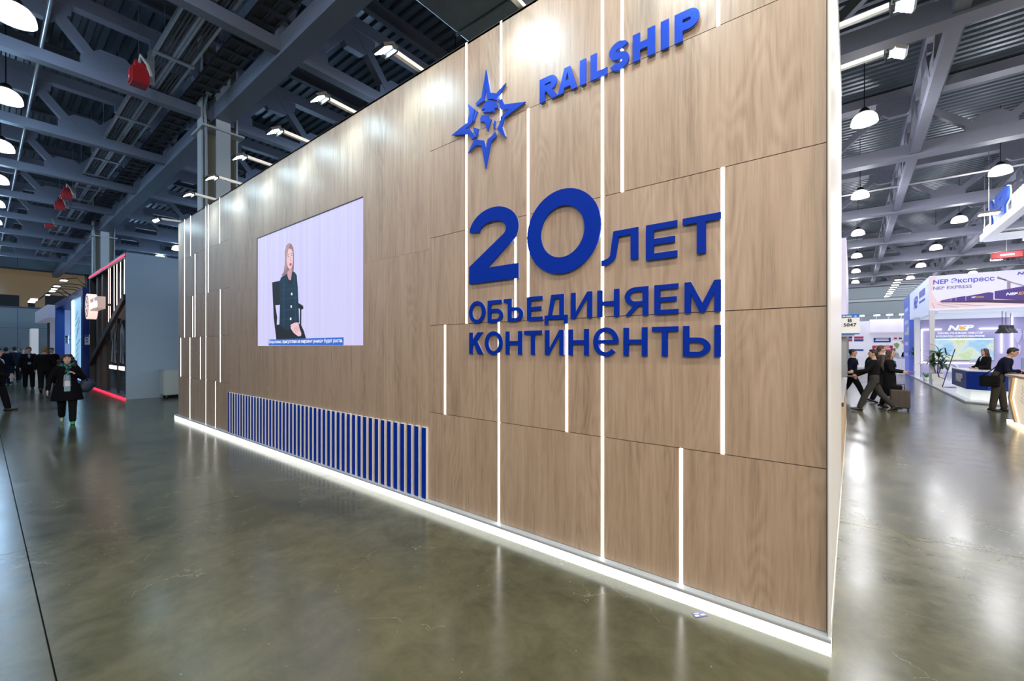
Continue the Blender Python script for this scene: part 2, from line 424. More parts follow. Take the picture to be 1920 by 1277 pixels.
def truss(axis, pos, a0, a1, step, zb, zt, wch, hch, label, group, first):
    loc = (a0, pos, zb) if axis == 'X' else (pos, a0, zb)
    t = thing('roof_truss', label, 'truss', loc, group)
    Ln = a1 - a0; P = (lambda u, z: (u, 0, z)) if axis == 'X' else (lambda u, z: (0, u, z))
    MB().bar(P(0, hch / 2), P(Ln, hch / 2), wch, hch).build('bottom_chord', STEEL, t, local=True)
    MB().bar(P(0, zt - zb - .15), P(Ln, zt - zb - .15), wch * 1.1, .3).build('top_chord', STEEL, t, local=True)
    n = int(Ln / step); key = (axis, step)
    if key not in first:
        m = MB().bar(P(.15, hch), P(step / 2 - .1, zt - zb - .3), .2, .2).mesh('diagonal'); m.materials.append(STEEL)
        m2 = MB().bar(P(-.15, hch), P(-step / 2 + .1, zt - zb - .3), .2, .2).mesh('diagonal'); m2.materials.append(STEEL); first[key] = (m, m2)
    g = GX if axis == 'X' else GY
    for i in range(n + 1):
        u = i * step
        if u < Ln: inst('diagonal', first[key][0], t, P(u, 0)); inst('gusset_plate', g, t, P(u, hch))
        if u > 0: inst('diagonal', first[key][1], t, P(u, 0)); inst('gusset_plate', g, t, P(u - step / 2, zt - zb - .3), (pi, 0, 0) if axis == 'X' else (0, pi, 0))
    return t
FIRST = {}
ORD = ['', 'first', 'second', 'third', 'fourth', 'fifth', 'sixth', 'seventh', 'eighth', 'ninth']
def gl(y):
    k = round((y - 4.2) / 7.5)
    if k == 0: return 'deep steel roof girder carried on the two pale columns'
    return '%s deep steel roof girder %s the column-borne girder, parallel to the wood wall' % (ORD[abs(k)], 'beyond' if k > 0 else 'in front of')
def xl(x):
    k = XT.index(x) - XT.index(-14)
    if k == 0: return 'slim roof truss meeting the pale column behind the wood booth'
    return '%s slim roof truss from that at the wood booth column, towards the %s' % (ORD[abs(k)], 'purple booth' if k > 0 else 'gallery window')
for y in YT:
    truss('X', y, -55.5, 28.5, 4.5 if y < 10 else 4.2, ZB, 10.3, .42, .42, gl(y), 'main roof girders', FIRST)
for x in XT:
    truss('Y', x, -20.5, 57.0, 2.5, ZB + .06, 9.85, .24, .26, xl(x), 'cross trusses under the roof', FIRST)
# purlin beams between trusses, under the deck
for x in [(XT[i] + XT[i + 1]) / 2 + -1.5 for i in range(len(XT) - 1)]:
    b = MB().box(x - .08, x + .08, -20.5, 57, 9.98, 10.02).box(x - .012, x + .012, -20.5, 57, 10.02, 10.3).box(x - .08, x + .08, -20.5, 57, 10.3, 10.34).build('purlin', STEELD)
    k_ = sum(1 for v in XT if v < x) - 1 - XT.index(-14)
    tag(b, '%s dark I-beam purlin under the deck from the wood booth column, towards the %s' % (ORD[k_ + 1 if k_ >= 0 else -k_], 'purple booth' if k_ >= 0 else 'gallery window'), 'beam', 'purlins under the roof deck')
# columns: H-shaft with cross flanges
def column(x, y, label):
    t = thing('steel_column', label, 'column', (x, y, 0))
    a, b = .42, .17
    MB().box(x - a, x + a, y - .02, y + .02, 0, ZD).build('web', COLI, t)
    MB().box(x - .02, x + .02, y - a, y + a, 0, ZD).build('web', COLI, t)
    for sx in (-1, 1):
        MB().box(x + sx * a - .02, x + sx * a + .02, y - b, y + b, 0, ZD).build('flange', COLM, t)
        MB().box(x - b, x + b, y + sx * a - .02, y + sx * a + .02, 0, ZD).build('flange', COLM, t)
    for z in (7.7, 8.6): MB().box(x - .5, x + .5, y - .5, y + .5, z, z + .05).build('stiffener_plate', COLM, t)
    m = MB()
    for k in range(3): m.tube([(x + .3 + k * .06, y - .36, 8.7), (x + .33 + k * .05, y - .42, 8.2), (x + .3 + k * .05, y - .38, 7.4), (x + .3 + k * .05, y - .36, 3.0)], .018, 6)
    m.build('cable_bundle', mat('grey_cable', (.4, .4, .4), .5), t)
column(-14, 4.2, 'pale steel H-column rising behind the wood booth wall')
column(-31.9, 4.2, 'pale steel H-column rising behind the blue lit booth')
# cable ladder along the aisle with red boxes
def tray(y0, y1, z, xa, xb, label, mt, rung):
    t = thing('cable_tray', label, 'cable tray', (xa, y0, z))
    for y in (y0, (y0 + y1) / 2 - .03, (y0 + y1) / 2 + .03, y1): MB().box(xa, xb, y - .025, y + .025, z, z + .11).build('rail', mt, t)
    me = MB().box(-.06, .06, y0 - y0 - .05, y1 - y0 + .05, -.03, .0).mesh('rung'); me.materials.append(mt)
    x = xa + .3
    while x < xb: inst('rung', me, t, (x - xa, 0, 0)); x += rung
    m = MB()
    for i in range(9):
        y = y0 + .06 + (y1 - y0 - .12) * i / 8
        if abs(y - (y0 + y1) / 2) < .05: continue
        m.box(xa, xb, y - .018, y + .018, z + .02, z + .05)
    m.build('cable', mat('cable_grey', (.12, .12, .13), .6), t)
    k = xa + 1
    me = MB().tube([(0, 0, 0), (0, 0, 10.3 - z)], .008, 5).mesh('hanger_rod'); me.materials.append(GALV)
    while k < xb: inst('hanger_rod', me, t, (k - xa, 0, 0)); inst('hanger_rod', me, t, (k - xa, y1 - y0, 0)); k += 2.4
tray(2.45, 3.1, 8.35, -46, -6, 'twin galvanised cable tray hung beside the main girder', GALV, 2.1)
tray(3.5, 3.95, 8.6, -46, -6, 'dark cable ladder hung close to the columns', STEELD, .5)
for (px, py), rl in zip(((262, 146), (126, 366), (113, 386), (93, 421)), ('beside the wood booth column', 'first of three close together', 'middle of three close together', 'last of three, nearest the gallery window')):
    p = onY(px, py, 2.22)
    x, z = p.x, p.z
    t = thing('red_junction_box', 'red junction box on the twin cable tray, ' + rl, 'box', (x, 2.22, z - .25), 'red boxes along the cable tray')
    MB().box(x - .16, x + .16, 2.06, 2.36, z - .18, z + .16).build('housing', RED, t, bevel=.015)
    MB().box(x - .10, x + .10, 2.12, 2.32, z + .16, z + .34).build('cap', RED, t, bevel=.015)
    MB().box(x - .12, x + .12, 2.04, 2.06, z - .14, z + .12).build('cover_plate', RED, t)
    MB().box(x - .04, x + .04, 2.36, 2.47, min(z - .05, 8.36), max(z + .05, 8.44)).build('bracket', GALV, t)
    MB().box(x - .03, x + .03, 2.032, 2.04, z - .08, z - .03).build('white_mark', WHITE, t)
    MB().tube([(x + .1, 2.2, z + .3), (x + .22, 2.2, z + .4), (x + .3, 2.3, z + .2), (x + .3, 2.36, z)], .03, 8).build('cable_loop', mat('cream_cable', (.5, .48, .4), .5), t, smooth=True)
# ventilation duct over the booth
t = thing('ventilation_duct', 'silver foil-clad ventilation duct above the wood booth wall', 'duct', (-4.7, 10, 7.2))
for k in range(9):
    MB().box(-5.35, -4.15, 3.3 + k * 1.9, 3.3 + k * 1.9 + 1.86, 7.2, 7.75).build('duct_section', GALV, t, bevel=.03)
    MB().box(-5.38, -4.12, 3.3 + k * 1.9 - .04, 3.3 + k * 1.9, 7.17, 7.78).build('flange', GALV, t)
for k in range(6):
    for x in (-5.3, -4.2): MB().tube([(x, 3 + k * 3, 7.7), (x, 3 + k * 3, 10.3)], .012, 5).build('hanger_rod', GALV, t)
# pipes along the roof
for y, z, r, lab in ((20.6, 8.6, .09, 'grey water pipe hung under the roof beyond the first girder'), (23.4, 8.35, .05, 'thin pipe hung below the roof between lamp rows'), (.9, 8.9, .045, 'thin pale conduit pipe hung over the aisle'), (-1.0, 8.75, .06, 'pale sprinkler pipe hung over the aisle')):
    o = MB().tube([(-50, y, z), (28, y, z)], r, 8).build('roof_pipe', GALV, smooth=True); tag(o, lab, 'pipe')
# ------------------------------------------------------------------ pendant lamps on the hall grid
SHADE = mat('opal_shade', (.9, .88, .84), .35, emit=1.25, ecol=(1.0, .97, .86))
def pendant_proto():
    t = thing('pendant_lamp', 'white dome pendant lamp with black cap hanging from the hall roof', 'lamp', (0, 0, 0), 'dome pendant lamps of the hall')
    MB().lathe([(.30, -.02), (.295, .06), (.27, .14), (.215, .215), (.13, .265), (.115, .27), (.20, .2), (.255, .13), (.28, .06), (.288, -.02), (.30, -.02)], 24).build('shade', SHADE, t, smooth=True, local=True)
    MB().lathe([(0, .40), (.06, .40), (.10, .36), (.135, .27), (.10, .25), (0, .25)], 18).build('cap', BLACK, t, smooth=True, local=True)
    MB().tube([(0, 0, .40), (0, 0, 2.47)], .012, 5).build('cord', BLACK, t, local=True)
    MB().ball((0, 0, .13), .09, n=10, m=7).build('bulb', mat('bulb', (1, 1, 1), .5, emit=9, ecol=(1, .96, .9)), t, smooth=True, local=True)
    return t
SHADE.cycles.emission_sampling = 'NONE'
pd = pendant_proto(); MATS['bulb'].cycles.emission_sampling = 'NONE'; used = False
LW = bpy.data.lights.new('pendant_light_warm', 'SPOT'); LC = bpy.data.lights.new('pendant_light_cool', 'POINT')
LF = bpy.data.lights.new('pendant_light_far', 'POINT')
for L_, colr in ((LW, (1, .91, .78)), (LC, (.40, .66, 1.0)), (LF, (.95, .95, 1.0))):
    L_.energy = LAMP_W * (1 if L_ is LW else .13 if L_ is LC else .30); L_.color = colr; 
    if L_ is LW: L_.spot_size = 3.0; L_.spot_blend = .25
    L_.shadow_soft_size = .28
pl = bpy.data.objects.new('lamp_light', LW); COL.objects.link(pl); pl.parent = pd; pl.location = (0, 0, -.30)
for j in range(-3, 8):
    for i in range(-13, 7):
        x, y = .27 + 4.2 * i if i < 1 else .27 + 3.85 * i, .4 + 7.4 * j
        if y > 55 or x < -54 or y < -20 or x > 20: continue
        o = pd if not used else copy_tree(pd); used = True
        o.location = (x, y, 7.95)
        for ch in list(o.children):
            if ch.type == 'LIGHT': ch.data = LC if x < -4.5 else LW if x > -1 and y < 9 else LF
# ================================================================== THE WOOD BOOTH
YW = 3.06                      # face of the wood panels
YB = YW + .02                  # backing behind the panels
XR, XL = -.111, -13.0          # right and left end of the wall
XC0, XC1 = -9.56, -3.59        # middle field between the two panelled fields
ROW = [.100, 1.047, 1.992, 2.940, 3.887, 4.825]
booth = thing('exhibition_booth', 'tall booth wall of oak panels with glowing vertical strips and blue slats', 'booth', (-6.5, 4, 0))
MB().box(XL, XR, YB, YB + .10, .05, 4.80).build('backing_wall', DARK, booth)
# strips: pixel column, row index from / to
R_STR = [(874.7, 5, 2), (939.6, 5, 4), (990.4, 4, 2), (966.6, 3, 2), (1129.7, 5, 0), (1166.6, 5, 3), (1346.8, 5, 4),
         (1354.8, 3, 1), (834.5, 2, 1), (935.3, 2, 0), (1062.6, 2, 1), (1277, 1, 0)]
L_STR = [(346, 5, 2), (357.5, 5, 4), (365.7, 4, 2), (361.4, 3, 2), (386, 5, 0), (390.6, 5, 3), (412, 5, 4),
         (413, 3, 1), (339, 2, 1), (356.4, 2, 0), (375.8, 2, 1), (404, 1, 0)]
def strips(lst, SW):
    out = []
    for px, a, b in lst:
        x = onY(px, 600, YW).x; out.append((x, ROW[b], ROW[a], a, b))
        MB().box(x - SW / 2, x + SW / 2, YW - .003, YW + .012, ROW[b] + .002, ROW[a] - .002).build('led_strip', LED, booth)
        MB().box(x - SW / 2, x + SW / 2, YW + .012, YB, ROW[b] + .002, ROW[a] - .002).build('strip_channel', WHITE, booth)
    return out
SWR, SWL = .021, .013
RS, LS = strips(R_STR, SWR), strips(L_STR, SWL)
def panel(x0, x1, z0, z1, g=.002):
    if x1 - x0 < .02: return
    MB().box(x0 + g, x1 - g, YW, YB, z0 + g, z1 - g).build('wood_panel', WOOD, booth)
for (xa, xb, st, SW) in ((XC1, XR - .004, RS, SWR), (XL, XC0, LS, SWL)):
    for k in range(5):
        cuts = sorted(x for x, z0, z1, a, b in st if b <= k < a)
        e = [xa] + [c for c in cuts] + [xb]
        for i in range(len(e) - 1):
            x0 = e[i] + (SW / 2 if i > 0 else 0); x1 = e[i + 1] - (SW / 2 if i + 1 < len(e) - 1 else 0)
            g = .0025
            MB().box(x0, x1, YW, YB, ROW[k] + g, ROW[k + 1] - g).build('wood_panel', WOOD, booth)
SX0, SX1, SZ0, SZ1 = -8.235, -4.885, 1.780, 3.690     # screen opening
g = .0008
cols = [XC0, -8.235, -7.56, -6.25, -4.885, XC1]
for i in range(5):
    x0, x1 = cols[i], cols[i + 1]
    if 1 <= i <= 3: zz = [(.1, SZ0), (SZ1, 4.825)]
    else: zz = [(.1, 2.825), (2.825, 4.825)]
    for z0, z1 in zz: panel(x0, x1, z0, z1, g)
# blue slats with thin white edges
n = 47; x0 = -9.512; pitch = (-3.660 - x0) / (n - 1)
sl = MB().box(-.036, .036, -.028, 0, .1, .875).mesh('blue_slat'); sl.materials.append(BLUE)
se = MB().box(.036, .041, -.028, 0, .1, .877).box(-.036, .041, -.028, 0, .875, .880).mesh('slat_edge'); se.materials.append(mat('slat_edge_white', (.75, .76, .8), .3))
for i in range(n):
    o = inst('blue_slat', sl, booth, Vector((x0 + i * pitch, YW, 0)) - booth.location)
    inst('slat_edge', se, o, (0, 0, 0))
# plinth: aluminium ledge over a glowing skirt
SKIRT = mat('glowing_skirt', (1, 1, 1), .5, emit=2.6, ecol=(.97, 1.0, .95))
ALU = mat('white_aluminium', (.62, .70, .76), .3, metal=.2)
MB().box(XL - .1, XR + .02, 3.004, YB, 0, .074).build('lit_skirt', SKIRT, booth)
MB().box(XL - .1, XR + .02, 2.997, YB, .076, .092).build('ledge', mat('ledge_shaded_grey', (.42, .42, .45), .4), booth)  # front face greyed: its shade is put into the colour
MB().box(XL - .1, XR + .02, 3.0, YB, .092, .098).build('ledge_cover', ALU, booth)
me = MB().lathe([(0, .002), (.004, .002), (.005, 0)], 8).mesh('screw'); me.materials.append(GALV)
for i in range(22): inst('screw', me, booth, Vector((XL + .3 + i * .6, 3.03, .098)) - booth.location)
# right end: wood return, white corner profile, pale glossy side wall
PALE = mat('pale_gloss_side', (.84, .81, .79), .28)
MB().box(XR - .001, XR + .006, YW - .012, YW + .03, .098, 4.825).build('corner_bead', mat('beech_edge', (.60, .44, .32), .4), booth)
MB().box(XR + .006, XR + .018, YW - .045, YW + .02, .098, 4.86).build('corner_profile', WHITE, booth)
ysd = 3.08
for k, y1 in enumerate((4.05, 5.0, 5.95, 6.6)):
    MB().box(XR - .06, XR + .012, ysd + .002, y1, .098, 4.84).build('side_panel', PALE, booth); ysd = y1
MB().box(XR - .06, XR + .017, 3.08, 6.6, 0, .096).build('side_skirt', WHITE, booth)
MB().box(XR - .06, XR + .018, 3.02, 6.6, 4.84, 4.86).build('side_capping', WHITE, booth)
MB().box(XL, XL + .04, YB + .1, 8, 0, 4.8).build('end_wall', mat('grey_fabric_wall', (.35, .36, .38), .7), booth)
MB().box(XL, XR - .06, YW, YB + .12, 4.80, 4.826).build('top_cap', mat('cap_dark', (.1, .09, .08), .5), booth)
MB().box(XL + .04, XR - .07, YB + .1, 6.6, 4.70, 4.78).build('roof_panel', DARK, booth)
# service counter further along the side of the booth
t = thing('service_counter', 'pale oak service counter along the open side of the wood booth', 'counter', (-.5, 9, 0))
for k in range(5):
    MB().box(-.75, XR + .012, 6.9 + k * 1.15, 6.9 + k * 1.15 + 1.145, .09, 1.0).build('front_panel', OAK2, t)
MB().box(-.8, XR + .03, 6.85, 12.7, 1.0, 1.05).build('counter_top', mat('dark_top', (.08, .06, .05), .3), t)
MB().box(-.75, XR + .016, 6.9, 12.65, 0, .09).build('plinth', WHITE, t)
# ------------------------------------------------------------------ raised lettering on the wall
YL = YW - .026                 # front face of the letters
def wx(px, py): p = onY(px, py, YL); return p.x, p.z
def z2(zx, zy): return 840 + zx / 3.361, 320 + zy / 3.361
def z1_(zx, zy): return 780 + zx / 2.4, zy / 2.4
def letters(sign, items, mt, tx, ty, z0, z1, conv):
    for ch, a, b, *o in items:
        xa = wx(conv(a, 0)[0], 600)[0]; xb = wx(conv(b, 0)[0], 600)[0]
        lo, hi = o if o else (z0, z1)
        l_ = letter_mesh(ch, xa, xb, lo, hi, tx, ty, YL, YL + .014).build('letter', mt, sign)
        letter_mesh(ch, xa + .003, xb - .003, lo + .003, hi - .003, tx - .006, ty - .006, YL + .014, YW).build('letter_back', LETBK, l_)
LETBK = mat('letter_edge', (.42, .45, .62), .4)
def zat(zx, zy): return wx(*z2(zx, zy))[1]
def zat1(zx, zy): return wx(*z1_(zx, zy))[1]
slog = thing('slogan_sign', 'large raised blue Cyrillic slogan letters with the number twenty on oak wall', 'sign', (-2, YW, 1.8))
b2, t2 = zat(140, 715), zat(310, 222)
b0, t0 = zat(690, 652), zat(775, 100)
letters(slog, [('2', 132, 440, b2, t2)], BLUE, .140, .130, 0, 0, z2)
letters(slog, [('0', 498, 963, b0, t0)], BLUE, .145, .138, 0, 0, z2)
be, te = zat(1247, 567), zat(1443, 310)
letters(slog, [('Л', 965, 1197, zat(990, 600), zat(1197, 354)), ('Е', 1247, 1443), ('Т', 1478, 1720)], BLUE, .057, .045, be, te, z2)
b, tp = zat(1300, 908), zat(1450, 709)
letters(slog, [('О', 131, 232, zat(180, 962), zat(180, 822)), ('Б', 249, 343), ('Ъ', 350, 470), ('Е', 497, 592), ('Д', 608, 750, zat(625, 970), tp), ('И', 773, 905),
               ('Н', 940, 1077), ('Я', 1112, 1260), ('Е', 1300, 1450), ('М', 1490, 1720)], BLUE, .041, .034, b, tp, z2)
b, tp = zat(1105, 1167), zat(1255, 986)
letters(slog, [('К', 133, 218), ('О', 231, 340, b - .006, tp + .006), ('Н', 362, 463), ('Т', 479, 588), ('И', 610, 727), ('Н', 757, 885), ('е', 914, 1073, b - .008, tp + .008),
               ('Н', 1105, 1255), ('Т', 1284, 1450), ('Ы', 1480, 1720)], BLUE, .041, .034, b, tp, z2)
brand = thing('name_sign', 'raised glossy blue Latin nameplate letters near the top of oak wall', 'sign', (-2, YW, 4))
b, tp = zat1(1163, 200), zat1(1075, 112)
b = (b + zat1(556, 465)) / 2
letters(brand, [('R', 556, 640), ('A', 637, 725), ('I', 737, 764), ('L', 785, 860), ('S', 868, 958, b - .008, tp + .008), ('H', 975, 1075), ('I', 1101, 1137), ('P', 1163, 1275)], BLUEL, .055, .055, b, tp, z1_)
emb = thing('star_emblem', 'blue compass star emblem with a cut-out globe on oak wall', 'emblem', (-3, YW, 4))
def zs(x, y): return wx(840 + x / 6.083, 120 + y / 6.083)
PIECES = [('star_ray', [(432, 65), (480, 325), (515, 330), (550, 335), (605, 270), (660, 215), (612, 305), (552, 412), (500, 397), (450, 402), (432, 280), (412, 418), (370, 440), (325, 480), (315, 450), (350, 410), (380, 380)]),
          ('star_ray', [(565, 425), (610, 395), (640, 460), (888, 428), (645, 612), (612, 715), (655, 838), (555, 742), (580, 700), (596, 640), (600, 600), (690, 515), (598, 520), (588, 465)]),
          ('star_ray', [(312, 850), (360, 868), (408, 872), (430, 980), (450, 858), (500, 820), (535, 770), (552, 820), (490, 890), (430, 1195), (382, 930), (318, 925), (228, 1018), (265, 930)]),
          ('star_ray', [(228, 455), (305, 520), (288, 590), (275, 670), (198, 740), (240, 732), (280, 790), (322, 832), (268, 862), (240, 800), (40, 812), (140, 730), (220, 665), (245, 560)]),
          ('continent', [(405, 470), (425, 435), (460, 415), (520, 418), (555, 450), (575, 495), (530, 500), (522, 552), (505, 537), (480, 550), (440, 545), (400, 555), (392, 540), (430, 512), (400, 515), (380, 530), (385, 500)]),
          ('continent', [(385, 585), (455, 578), (475, 625), (495, 630), (475, 690), (450, 768), (425, 690), (412, 652), (370, 665), (366, 620)]),
          ('continent', [(285, 722), (348, 740), (335, 800), (318, 822), (295, 770)]),
          ('continent', [(310, 530), (335, 540), (297, 652), (285, 642)]),
          ('continent', [(530, 640), (542, 655), (530, 730), (515, 735), (516, 685)])]
for nm, pts in PIECES:
    P = [zs(x, y) for x, y in pts]
    MB().prism([(x, YL, z) for x, z in P], (0, .012, 0)).build(nm, BLUEL, emb)
    cx = sum(p[0] for p in P) / len(P); cz = sum(p[1] for p in P) / len(P)
    MB().prism([(cx + (x - cx) * .93, YL + .012, cz + (z - cz) * .93) for x, z in P], (0, .0135, 0)).build('stand_off', LETBK, emb)
# ------------------------------------------------------------------ LED screen set into the wall
scr = thing('led_screen', 'large LED screen showing a seated woman on pale lilac with a subtitle', 'screen', (-6.5, 3.1, SZ0))
YS = YW + .012
def smat(name, col, k=1.0): return mat(name, (.02, .02, .02), .6, emit=k, ecol=col)
LIL = bpy.data.materials.new('screen_lilac'); LIL.use_nodes = True
nt = LIL.node_tree; bs = nt.nodes['Principled BSDF']; bs.inputs['Base Color'].default_value = (.02, .02, .02, 1); bs.inputs['Roughness'].default_value = .5
gm = nd(nt, 'ShaderNodeNewGeometry'); mp = nd(nt, 'ShaderNodeMapping'); mp.inputs['Scale'].default_value = (9, 0, .05)
nz = nd(nt, 'ShaderNodeTexNoise'); nz.inputs['Scale'].default_value = 1.5; nz.inputs['Detail'].default_value = 3
nt.links.new(gm.outputs['Position'], mp.inputs[0]); nt.links.new(mp.outputs[0], nz.inputs['Vector'])
rp = nd(nt, 'ShaderNodeValToRGB'); rp.color_ramp.elements[0].position = .3; rp.color_ramp.elements[1].position = .7
rp.color_ramp.elements[0].color = (.60, .57, .90, 1); rp.color_ramp.elements[1].color = (.69, .66, .96, 1)
nt.links.new(nz.outputs[0], rp.inputs[0]); nt.links.new(rp.outputs[0], bs.inputs['Emission Color']); bs.inputs['Emission Strength'].default_value = 1.0
MB().box(SX0, SX1, YS, YS + .006, SZ0, SZ1).build('display', LIL, scr)
MB().box(SX0, SX1, YW + .001, YS, SZ1 - .012, SZ1).box(SX0, SX0 + .006, YW + .001, YS, SZ0, SZ1).build('frame', BLACK, scr)
def sp(zx, zy): return onY(470 + zx / 4.257, 360 + zy / 4.257, YS)
LAY = [0]
def pic(name, pts, mt):
    LAY[0] += 1; d = .0012 + LAY[0] * .00015
    MB().prism([sp(*p) - Vector((0, d, 0)) for p in pts], (0, d - .0003, 0)).build(name, mt, scr)
s_blk = smat('screen_black', (.006, .008, .012)); s_navy = smat('screen_navy', (.004, .022, .052)); s_plaid = smat('screen_plaid', (.006, .05, .085))
s_skin = smat('screen_skin', (.86, .56, .60)); s_skin2 = smat('screen_skin_shade', (.62, .34, .38)); s_hair = smat('screen_hair', (.30, .17, .19)); s_hair2 = smat('screen_hair_light', (.46, .30, .31))
s_lip = smat('screen_lip', (.45, .06, .10)); s_white = smat('screen_white', (.95, .95, 1.0)); s_bar = smat('screen_bar', (.03, .14, .62))
pic('picture_chair_back', [(172, 722), (235, 708), (250, 720), (250, 900), (180, 905)], s_blk)
pic('picture_chair_leg', [(180, 880), (196, 900), (212, 1000), (208, 1060), (232, 1060), (240, 1080), (222, 1176), (205, 1176), (184, 1000)], s_blk)
pic('picture_chair_arm', [(380, 885), (418, 908), (422, 930), (405, 940), (404, 1060), (392, 1060), (394, 935), (382, 925)], s_blk)
pic('picture_skirt', [(215, 1060), (330, 1040), (400, 1055), (425, 1110), (442, 1170), (205, 1176)], s_blk)
pic('picture_hair', [(305, 408), (325, 415), (340, 445), (346, 500), (345, 600), (342, 640), (300, 660), (285, 672), (245, 668), (265, 640), (275, 560), (273, 480), (285, 430)], s_hair)
pic('picture_neck', [(293, 640), (328, 600), (330, 700), (300, 705)], s_skin2)
pic('picture_face', [(305, 452), (325, 455), (338, 480), (340, 530), (336, 580), (325, 612), (308, 615), (293, 590), (288, 540), (290, 480)], s_skin)
pic('picture_hair_lock', [(305, 410), (318, 418), (300, 465), (290, 520), (288, 600), (280, 640), (272, 560), (280, 450)], s_hair2)
pic('picture_jacket', [(245, 680), (290, 655), (305, 700), (322, 705), (332, 635), (352, 640), (368, 665), (376, 760), (382, 900), (388, 1040), (340, 1065), (330, 1080), (300, 1105), (260, 1090), (230, 1060), (235, 900), (230, 720)], s_navy)
for k, (a, b2_) in enumerate(((760, 775), (835, 850), (925, 940), (1000, 1012))): pic('picture_plaid_band', [(240, a + 20), (378, a), (379, b2_ - 5), (240, b2_ + 15)], s_plaid)
pic('picture_plaid_band', [(262, 700), (272, 698), (270, 1075), (260, 1075)], s_plaid)
pic('picture_plaid_band', [(348, 660), (356, 660), (366, 1035), (358, 1037)], s_plaid)
pic('picture_hand', [(320, 1060), (350, 1045), (372, 1040), (386, 1060), (390, 1085), (406, 1130), (402, 1150), (380, 1152), (345, 1125), (322, 1090)], s_skin)
for k in range(4): pic('picture_finger_line', [(345 + k * 10, 1085 - k * 6), (349 + k * 10, 1083 - k * 6), (366 + k * 9, 1122 - k * 6), (362 + k * 9, 1124 - k * 6)], s_skin2)
pic('picture_mouth', [(313, 572), (322, 566), (329, 575), (326, 588), (317, 590), (312, 582)], s_lip)
for a, b_ in ((302, 517), (331, 507)): pic('picture_eye', [(a - 5, b_), (a, b_ - 5), (a + 6, b_ - 1), (a, b_ + 4)], s_hair); pic('picture_brow', [(a - 8, b_ - 15), (a + 6, b_ - 21), (a + 6, b_ - 17), (a - 8, b_ - 11)], s_hair)
pic('picture_nose', [(320, 515), (325, 548), (316, 552), (314, 548), (320, 543)], s_skin2)
pic('picture_collar', [(300, 700), (310, 722), (322, 708), (328, 700), (326, 726), (306, 728)], s_blk)
for a, b_ in ((330, 815), (326, 915), (322, 1013)): pic('picture_button', [(a - 5, b_ - 10), (a + 4, b_ - 10), (a + 4, b_ + 9), (a - 5, b_ + 9)], s_white)
pic('subtitle_bar', [(147, 1178), (743, 1160), (741, 1224), (147, 1226)], s_bar)
a, b_ = sp(152, 1200), sp(738, 1200)
text('Безусловно, присутствие на мировых рынках будет расти.', 'subtitle_text', s_white, scr, (0, YS - .009, 0), EX, EZ, -EY, a.x, b_.x, sp(400, 1212).z, sp(400, 1176).z, .0006, .012)
# ------------------------------------------------------------------ floodlights on outrigger arms
FL = bpy.data.lights.new('flood_light', 'SPOT'); FL.energy = FLOOD_W; FL.color = (.58, .84, 1.0); FL.spot_size = 1.5; FL.spot_blend = .75; FL.shadow_soft_size = .08
FLENS = mat('flood_lens', (1, 1, 1), .3, emit=110, ecol=(.64, .89, 1.0))
def flood(base, out, label, group):
    """base: top of the wall; out: horizontal unit vector away from the wall"""
    base = Vector(base); out = Vector(out); sd = Vector((-out.y, out.x, 0))
    t = thing('floodlight', label, 'floodlight', base, group)
    MB().bar(base - out * .12 + EZ * .03, base + out * .40 + EZ * .05, .045, .045).build('arm', WHITE, t)
    MB().bar(base - out * .10 - EZ * .1, base - out * .10 + EZ * .05, .05, .05).build('clamp', BLACK, t)
    e = base + out * .42 + EZ * .02
    MB().bar(e - sd * .1, e + sd * .1, .02, .06).bar(e - sd * .1, e - sd * .1 + out * .07, .05, .012).bar(e + sd * .1, e + sd * .1 + out * .07, .05, .012).build('yoke', BLACK, t)
    cen = e + out * .09 - EZ * .01; dr = (-out * .62 - EZ).normalized(); u = (sd.cross(dr)).normalized()
    MB().bar(cen - dr * .03, cen + dr * .008, .20, .15, up=u).build('housing', BLACK, t)
    MB().bar(cen + dr * .008, cen + dr * .014, .18, .13, up=u).build('lens', FLENS, t)
    l = bpy.data.objects.new('flood_beam', FL); COL.objects.link(l); l.parent = t
    l.matrix_parent_inverse = Matrix.Translation(-base)
    l.location = cen + dr * .03; l.rotation_euler = dr.to_track_quat('-Z', 'Y').to_euler()
for k_, x in enumerate((-.95, -2.35, -3.78, -5.15, -6.43, -7.75, -9.08, -10.45)):
    flood((x, YW + .06, 4.83), (0, -1, 0), ORD[k_ + 1] + ' LED floodlight on the oak wall top, counted from the pale booth side', 'floodlights along the booth wall top')
flood((XL + .06, YW + .06, 4.83), (-.42, -.908, 0), 'small LED floodlight on an arm at the far corner of oak booth', None)
for k_, y in enumerate((4.5, 5.25, 6.05)):
    flood((XR - .02, y, 4.86), (1, 0, 0), ORD[k_ + 1] + ' LED floodlight over the pale booth side, counted from the oak corner', 'floodlights along the booth side')
# ------------------------------------------------------------------ card on the floor
p = onZ(1312, 1153)
t = thing('floor_card', 'small purple printed card lying on the floor beside the glowing plinth', 'card', (p.x, p.y, 0))
c4 = [onZ(*q) for q in ((1297, 1150), (1317, 1148), (1328, 1155), (1304, 1159))]
MB().prism(c4, (0, 0, .002)).build('card', mat('card_purple', (.10, .10, .32), .4), t)
ce = sum(c4, Vector()) / 4
def sub(u0, u1, v0, v1):
    f = lambda u, v: c4[0].lerp(c4[1], u).lerp(c4[3].lerp(c4[2], u), v) + EZ * .0021
    return [f(u0, v0), f(u1, v0), f(u1, v1), f(u0, v1)]
for q in ((.08, .4, .45, .85), (.55, .9, .45, .75), (.1, .6, .12, .25)): MB().prism(sub(*q), (0, 0, .0006)).build('print', mat('card_print', (.6, .6, .7), .4), t)
